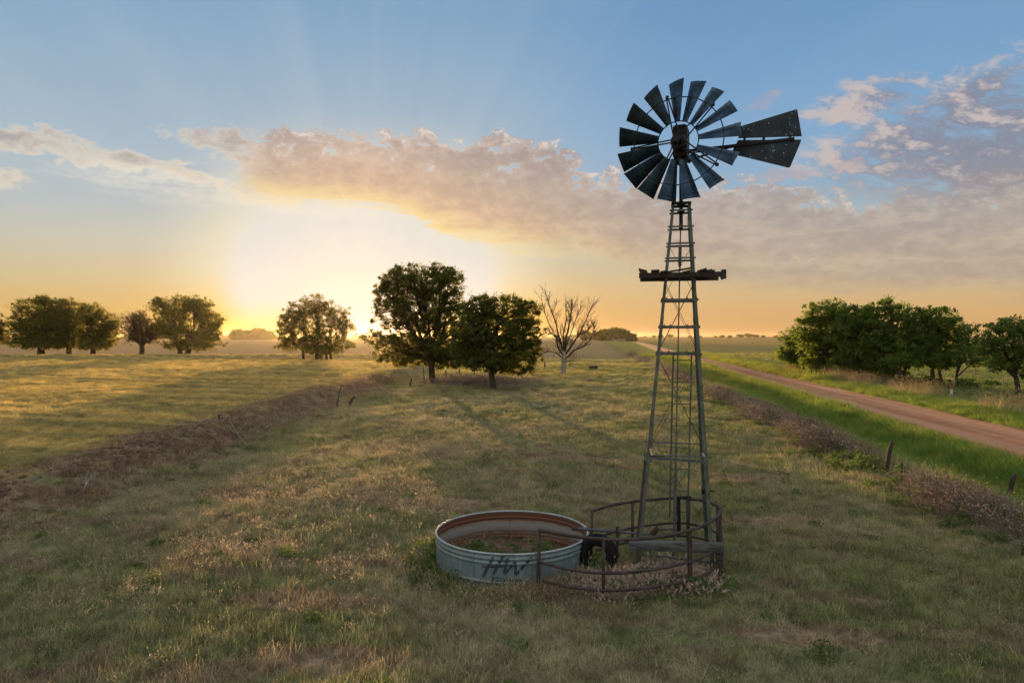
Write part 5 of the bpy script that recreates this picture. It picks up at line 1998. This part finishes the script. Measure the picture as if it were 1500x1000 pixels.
# undergrowth at the foot of the copse
for k, (px, py, rx, ry, Y, lab) in enumerate(((1200, 549, 26, 9, 66, 'low bush under the left end of the copse'), (1345, 560, 30, 9, 61, 'low dark bush under the middle of the copse'), (1432, 566, 42, 10, 56, 'wide low bush between the copse and the right edge tree'), (1250, 556, 20, 8, 63, 'small bush at the foot of the dark copse trees'))):
    tree('low_bush', lab, [(px, py + 8)], [(px, py, rx, ry), (px - rx * .5, py + 2, rx * .5, ry * .8), (px + rx * .5, py + 1, rx * .5, ry * .9)], Y, leaf='forb', lsize=.16, per=50, seed=50 + k, group='low bushes under the copse', cat='bush', trunk_r=.06, crad=.35, fork=.35)
# far clumps
for k, (px, py, rx, ry, Y, lab) in enumerate(((884, 491, 15, 8, 400, 'left part of the dark far thicket beyond the dead tree'), (903, 489, 16, 9.5, 405, 'highest bush of the dark far thicket beyond the dead tree'), (920, 494, 12, 6, 395, 'right part of the dark far thicket beyond the dead tree'), (858, 490, 9, 5, 430, 'small pale bush at the left end of the far thicket'))):
    tree('thicket_bush', lab, [(px, 501)], [(px, py, rx, ry), (px - rx * .4, py + 3, rx * .6, ry * .7), (px + rx * .4, py + 3, rx * .6, ry * .7)], Y, lsize=.8, per=44, seed=60 + k, group='bushes of the far thicket', cat='bush', trunk_r=.3, crad=1.6, fork=1.2)
for k, (px, rx, ry, lab) in enumerate(((347, 11, 7, 'leftmost small tree of the distant clump between the left row and the lone tree'), (364, 10, 6.5, 'second small tree of the distant clump left of the sun'), (380, 12, 8, 'tallest tree of the distant clump left of the sun'), (394, 8, 6, 'rightmost tree of the distant clump just left of the lone tree'))):
    tree('distant_tree', lab, [(px, 498)], [(px, 497 - ry, rx, ry), (px - rx * .4, 496 - ry * .6, rx * .6, ry * .6), (px + rx * .4, 496 - ry * .6, rx * .6, ry * .6)], 690, lsize=1.1, per=40, seed=70 + k, group='distant clump of trees', trunk_r=.5, crad=2.2, fork=2.0)


def far_trees():
    """the broken line of trees on the horizon"""
    rd = random.Random(9)
    cents, rads = [], []
    for _ in range(60):
        d = Vector((rd.gauss(0, 1), rd.gauss(0, 1), rd.gauss(0, 1))).normalized()
        cents.append((d.x * 9 * rd.random() ** .4, d.y * 6, 5.0 + d.z * 3.6))
        rads.append(2.3)
    me = leaves_mesh('crown', cents, rads, 34, 1.5, M['leaf'], seed=77)
    mb = MB()
    mb.tube([(0, 0, -1), (0, 0, 2), (.5, 0, 4)], [.6, .5, .3], 6)
    mb.tube([(0, 0, 2), (-3, 0, 5)], [.3, .1], 5)
    mb.tube([(0, 0, 2), (3.4, .5, 5.2)], [.3, .1], 5)
    first = empty('horizon_tree', (0, 0, 0))
    tr = mb.build('trunk', M['bark'], first)
    cr = bpy.data.objects.new('crown', me)
    C.objects.link(cr)
    cr.parent = first
    spots = [(1048, .5), (1058, .75), (1069, .6), (1084, .85), (1096, 1.0), (1106, .95), (1118, .6), (1136, .5), (958, .6), (968, .7), (982, .9), (1010, .5), (1026, .5), (842, .8), (815, .7), (520, .9), (532, .7), (205, .7), (160, .6), (330, .6), (945, .45)]
    for k, (px, s) in enumerate(spots):
        Y = 1500 + rd.uniform(-150, 150)
        if k == 0:
            r = first
        else:
            r = first.copy()
            C.objects.link(r)
            for ch in (tr, cr):
                c = ch.copy()
                C.objects.link(c)
                c.parent = r
        x = (px - 750) / FOC * Y
        r.location = (x, Y, hz(x, Y))
        r.rotation_euler = (0, 0, rd.uniform(0, 6))
        r.scale = (s * 1.15, s, s * rd.uniform(.8, 1.05))
        tag(r, 'tiny far tree of the broken tree line on the horizon', 'tree', 'trees of the horizon line')


far_trees()


def dead_tree():
    g_ = ground_at(825, 549)
    root = empty('dead_tree', g_)
    tag(root, 'leafless dead tree with a pale trunk and twiggy upswept limbs', 'dead tree')
    Y = g_.y
    k = Y / FOC
    rd = random.Random(23)
    P = lambda px, py, dy=0.0: at(px, py, Y) - g_ + Vector((0, dy, 0))
    m = MB()
    m.tube([P(825, 552), P(825, 547), P(825.5, 536), P(826, 524), P(827, 515)], [.40, .30, .25, .24, .2], 10)
    m.build('trunk', M['deadwood'], root, smooth=True)
    mains = [
        ([P(827, 517), P(829, 500, .3), P(833, 480, .4), P(836, 462), P(838, 446, -.4)], .17),
        ([P(826, 522), P(817, 508), P(815, 494, -.4), P(807, 488, -.5), P(800, 492, -.6)], .15),
        ([P(825, 514), P(818, 488, .5), P(814, 470, .8), P(806, 448, 1.0), P(801, 432, 1.0)], .14),
        ([P(827, 520), P(838, 505, -.5), P(846, 490, -.8), P(858, 486, -1), P(864, 478, -1)], .15),
        ([P(828, 526), P(842, 513, .6), P(856, 508, .9), P(866, 498, 1.0), P(873, 480, 1.0)], .13),
        ([P(824, 524), P(814, 516, -.6), P(802, 514, -.9), P(794, 518, -1.0)], .09),
        ([P(828, 530), P(836, 529, -.3), P(845, 527, -.4)], .06),
        ([P(828, 510), P(836, 492, .9), P(844, 470, 1.3), P(852, 452, 1.4)], .12),
        ([P(826, 510), P(824, 490, -1.0), P(828, 468, -1.3), P(827, 450, -1.4)], .12),
        ([P(818, 500), P(806, 478, .3), P(798, 458, .2), P(794, 440, .2)], .09),
        ([P(846, 495), P(856, 474), P(864, 455), P(868, 446)], .09),
    ]
    tw = MB()
    nb = [0]

    def grow(p, d, L_, r, lev):
        n = 4
        pts = [p]
        dd = d.copy()
        for i in range(n):
            dd = (dd + Vector((rd.gauss(0, .16), rd.gauss(0, .16), rd.gauss(0, .10) + 0.07))).normalized()
            pts.append(pts[-1] + dd * L_ / n)
        tw.tube(pts, [r * (1 - .7 * i / n) for i in range(n + 1)], 5 if lev < 2 else 4)
        nb[0] += 1
        if lev < 3:
            for _ in range(3 if lev < 2 else 2):
                i = rd.randint(1, n)
                q = pts[i]
                e = (dd + Vector((rd.gauss(0, .55), rd.gauss(0, .55), rd.gauss(.15, .35)))).normalized()
                grow(q, e, L_ * rd.uniform(.45, .75), r * .55, lev + 1)
    for pts, r in mains:
        lm = MB()
        n = len(pts)
        lm.tube(pts, [.78 * r * (1 - .72 * i / (n - 1)) for i in range(n)], 7)
        lm.build('limb', M['deadbark'], root, smooth=True)
        for i in range(1, n):
            d = (pts[i] - pts[i - 1]).normalized()
            for _ in range(6):
                q = pts[i - 1].lerp(pts[i], rd.uniform(.2, 1))
                e = (d * .7 + Vector((rd.gauss(0, .5), rd.gauss(0, .5), rd.gauss(.35, .3)))).normalized()
                grow(q, e, rd.uniform(.6, 1.25), r * .26, 1)
        grow(pts[-1], (pts[-1] - pts[-2]).normalized(), .6, r * .28, 1)
    tw.build('twigs', M['deadbark'], root)


dead_tree()


def fallen_trunk():
    g_ = at(905, 499, 380)
    g_.z = hz(g_.x, g_.y)
    root = empty('fallen_trunk', g_)
    tag(root, 'bleached fallen trunk lying before the far thicket', 'fallen trunk')
    m = MB()
    m.tube([(-4, 0, .4), (-1, .4, .6), (2, 0, .7), (4.5, 0, .4)], [.2, .38, .45, .32], 8)
    m.build('stem', M['deadwood'], root, smooth=True)
    for pts in ([(1, 0, .7), (.4, 0, 2.4), (-.8, 0, 3.8)], [(2.5, 0, .7), (3.6, .3, 1.7), (5, .4, 2.0)], [(-1, 0, .6), (-2.4, 0, 1.7), (-4, .3, 2.0)]):
        m = MB()
        m.tube(pts, [.26, .18, .06], 7)
        m.build('limb', M['deadwood'], root, smooth=True)


fallen_trunk()


def feed_box():
    g_ = ground_at(869, 541)
    root = empty('feed_trough', g_, R(12))
    tag(root, 'small dark feed trough lying in the grass right of the dead tree', 'trough')
    m = MB()
    L_, W_, H_ = 0.95, 0.5, 0.36
    for s in (-1, 1):
        m.box((0, s * W_ / 2, H_ / 2 + .05), (L_, .03, H_))
        m.box((s * L_ / 2, 0, H_ / 2 + .05), (.03, W_ - .04, H_ - .01))
    m.box((0, 0, .08), (L_ - .04, W_ - .04, .03))
    m.build('box', M['plank'], root)
    m = MB()
    m.tube([(-.5, -.26, .42), (.5, -.26, .42), (.5, .26, .42), (-.5, .26, .42), (-.5, -.26, .42)], .02, 6)
    m.build('rim', M['gpipe'], root)
    for s in (-1, 1):
        m = MB()
        m.box((s * .3, 0, .0), (.08, W_, .10))
        m.build('skid', M['post'], root)


feed_box()


# ------------------------------------------------------------------ air
def haze():
    m = MB()
    m.box((0, 1200, 8.0), (7900 * 1.02, 5420 * 1.02, 21.0))
    mt = bpy.data.materials.new('evening_haze')
    mt.use_nodes = True
    N = NT(mt.node_tree)
    v = N.node('ShaderNodeVolumePrincipled')
    v.inputs['Color'].default_value = (1.0, 0.86, 0.66, 1)
    v.inputs['Density'].default_value = HAZE
    v.inputs['Anisotropy'].default_value = 0.78
    o = N.node('ShaderNodeOutputMaterial')
    N.link(v.outputs[0], o.inputs['Volume'])
    mt.cycles.homogeneous_volume = True
    ob = m.build('haze', mt)
    tag(ob, kind='stuff')


HAZE = 0.00004
haze()
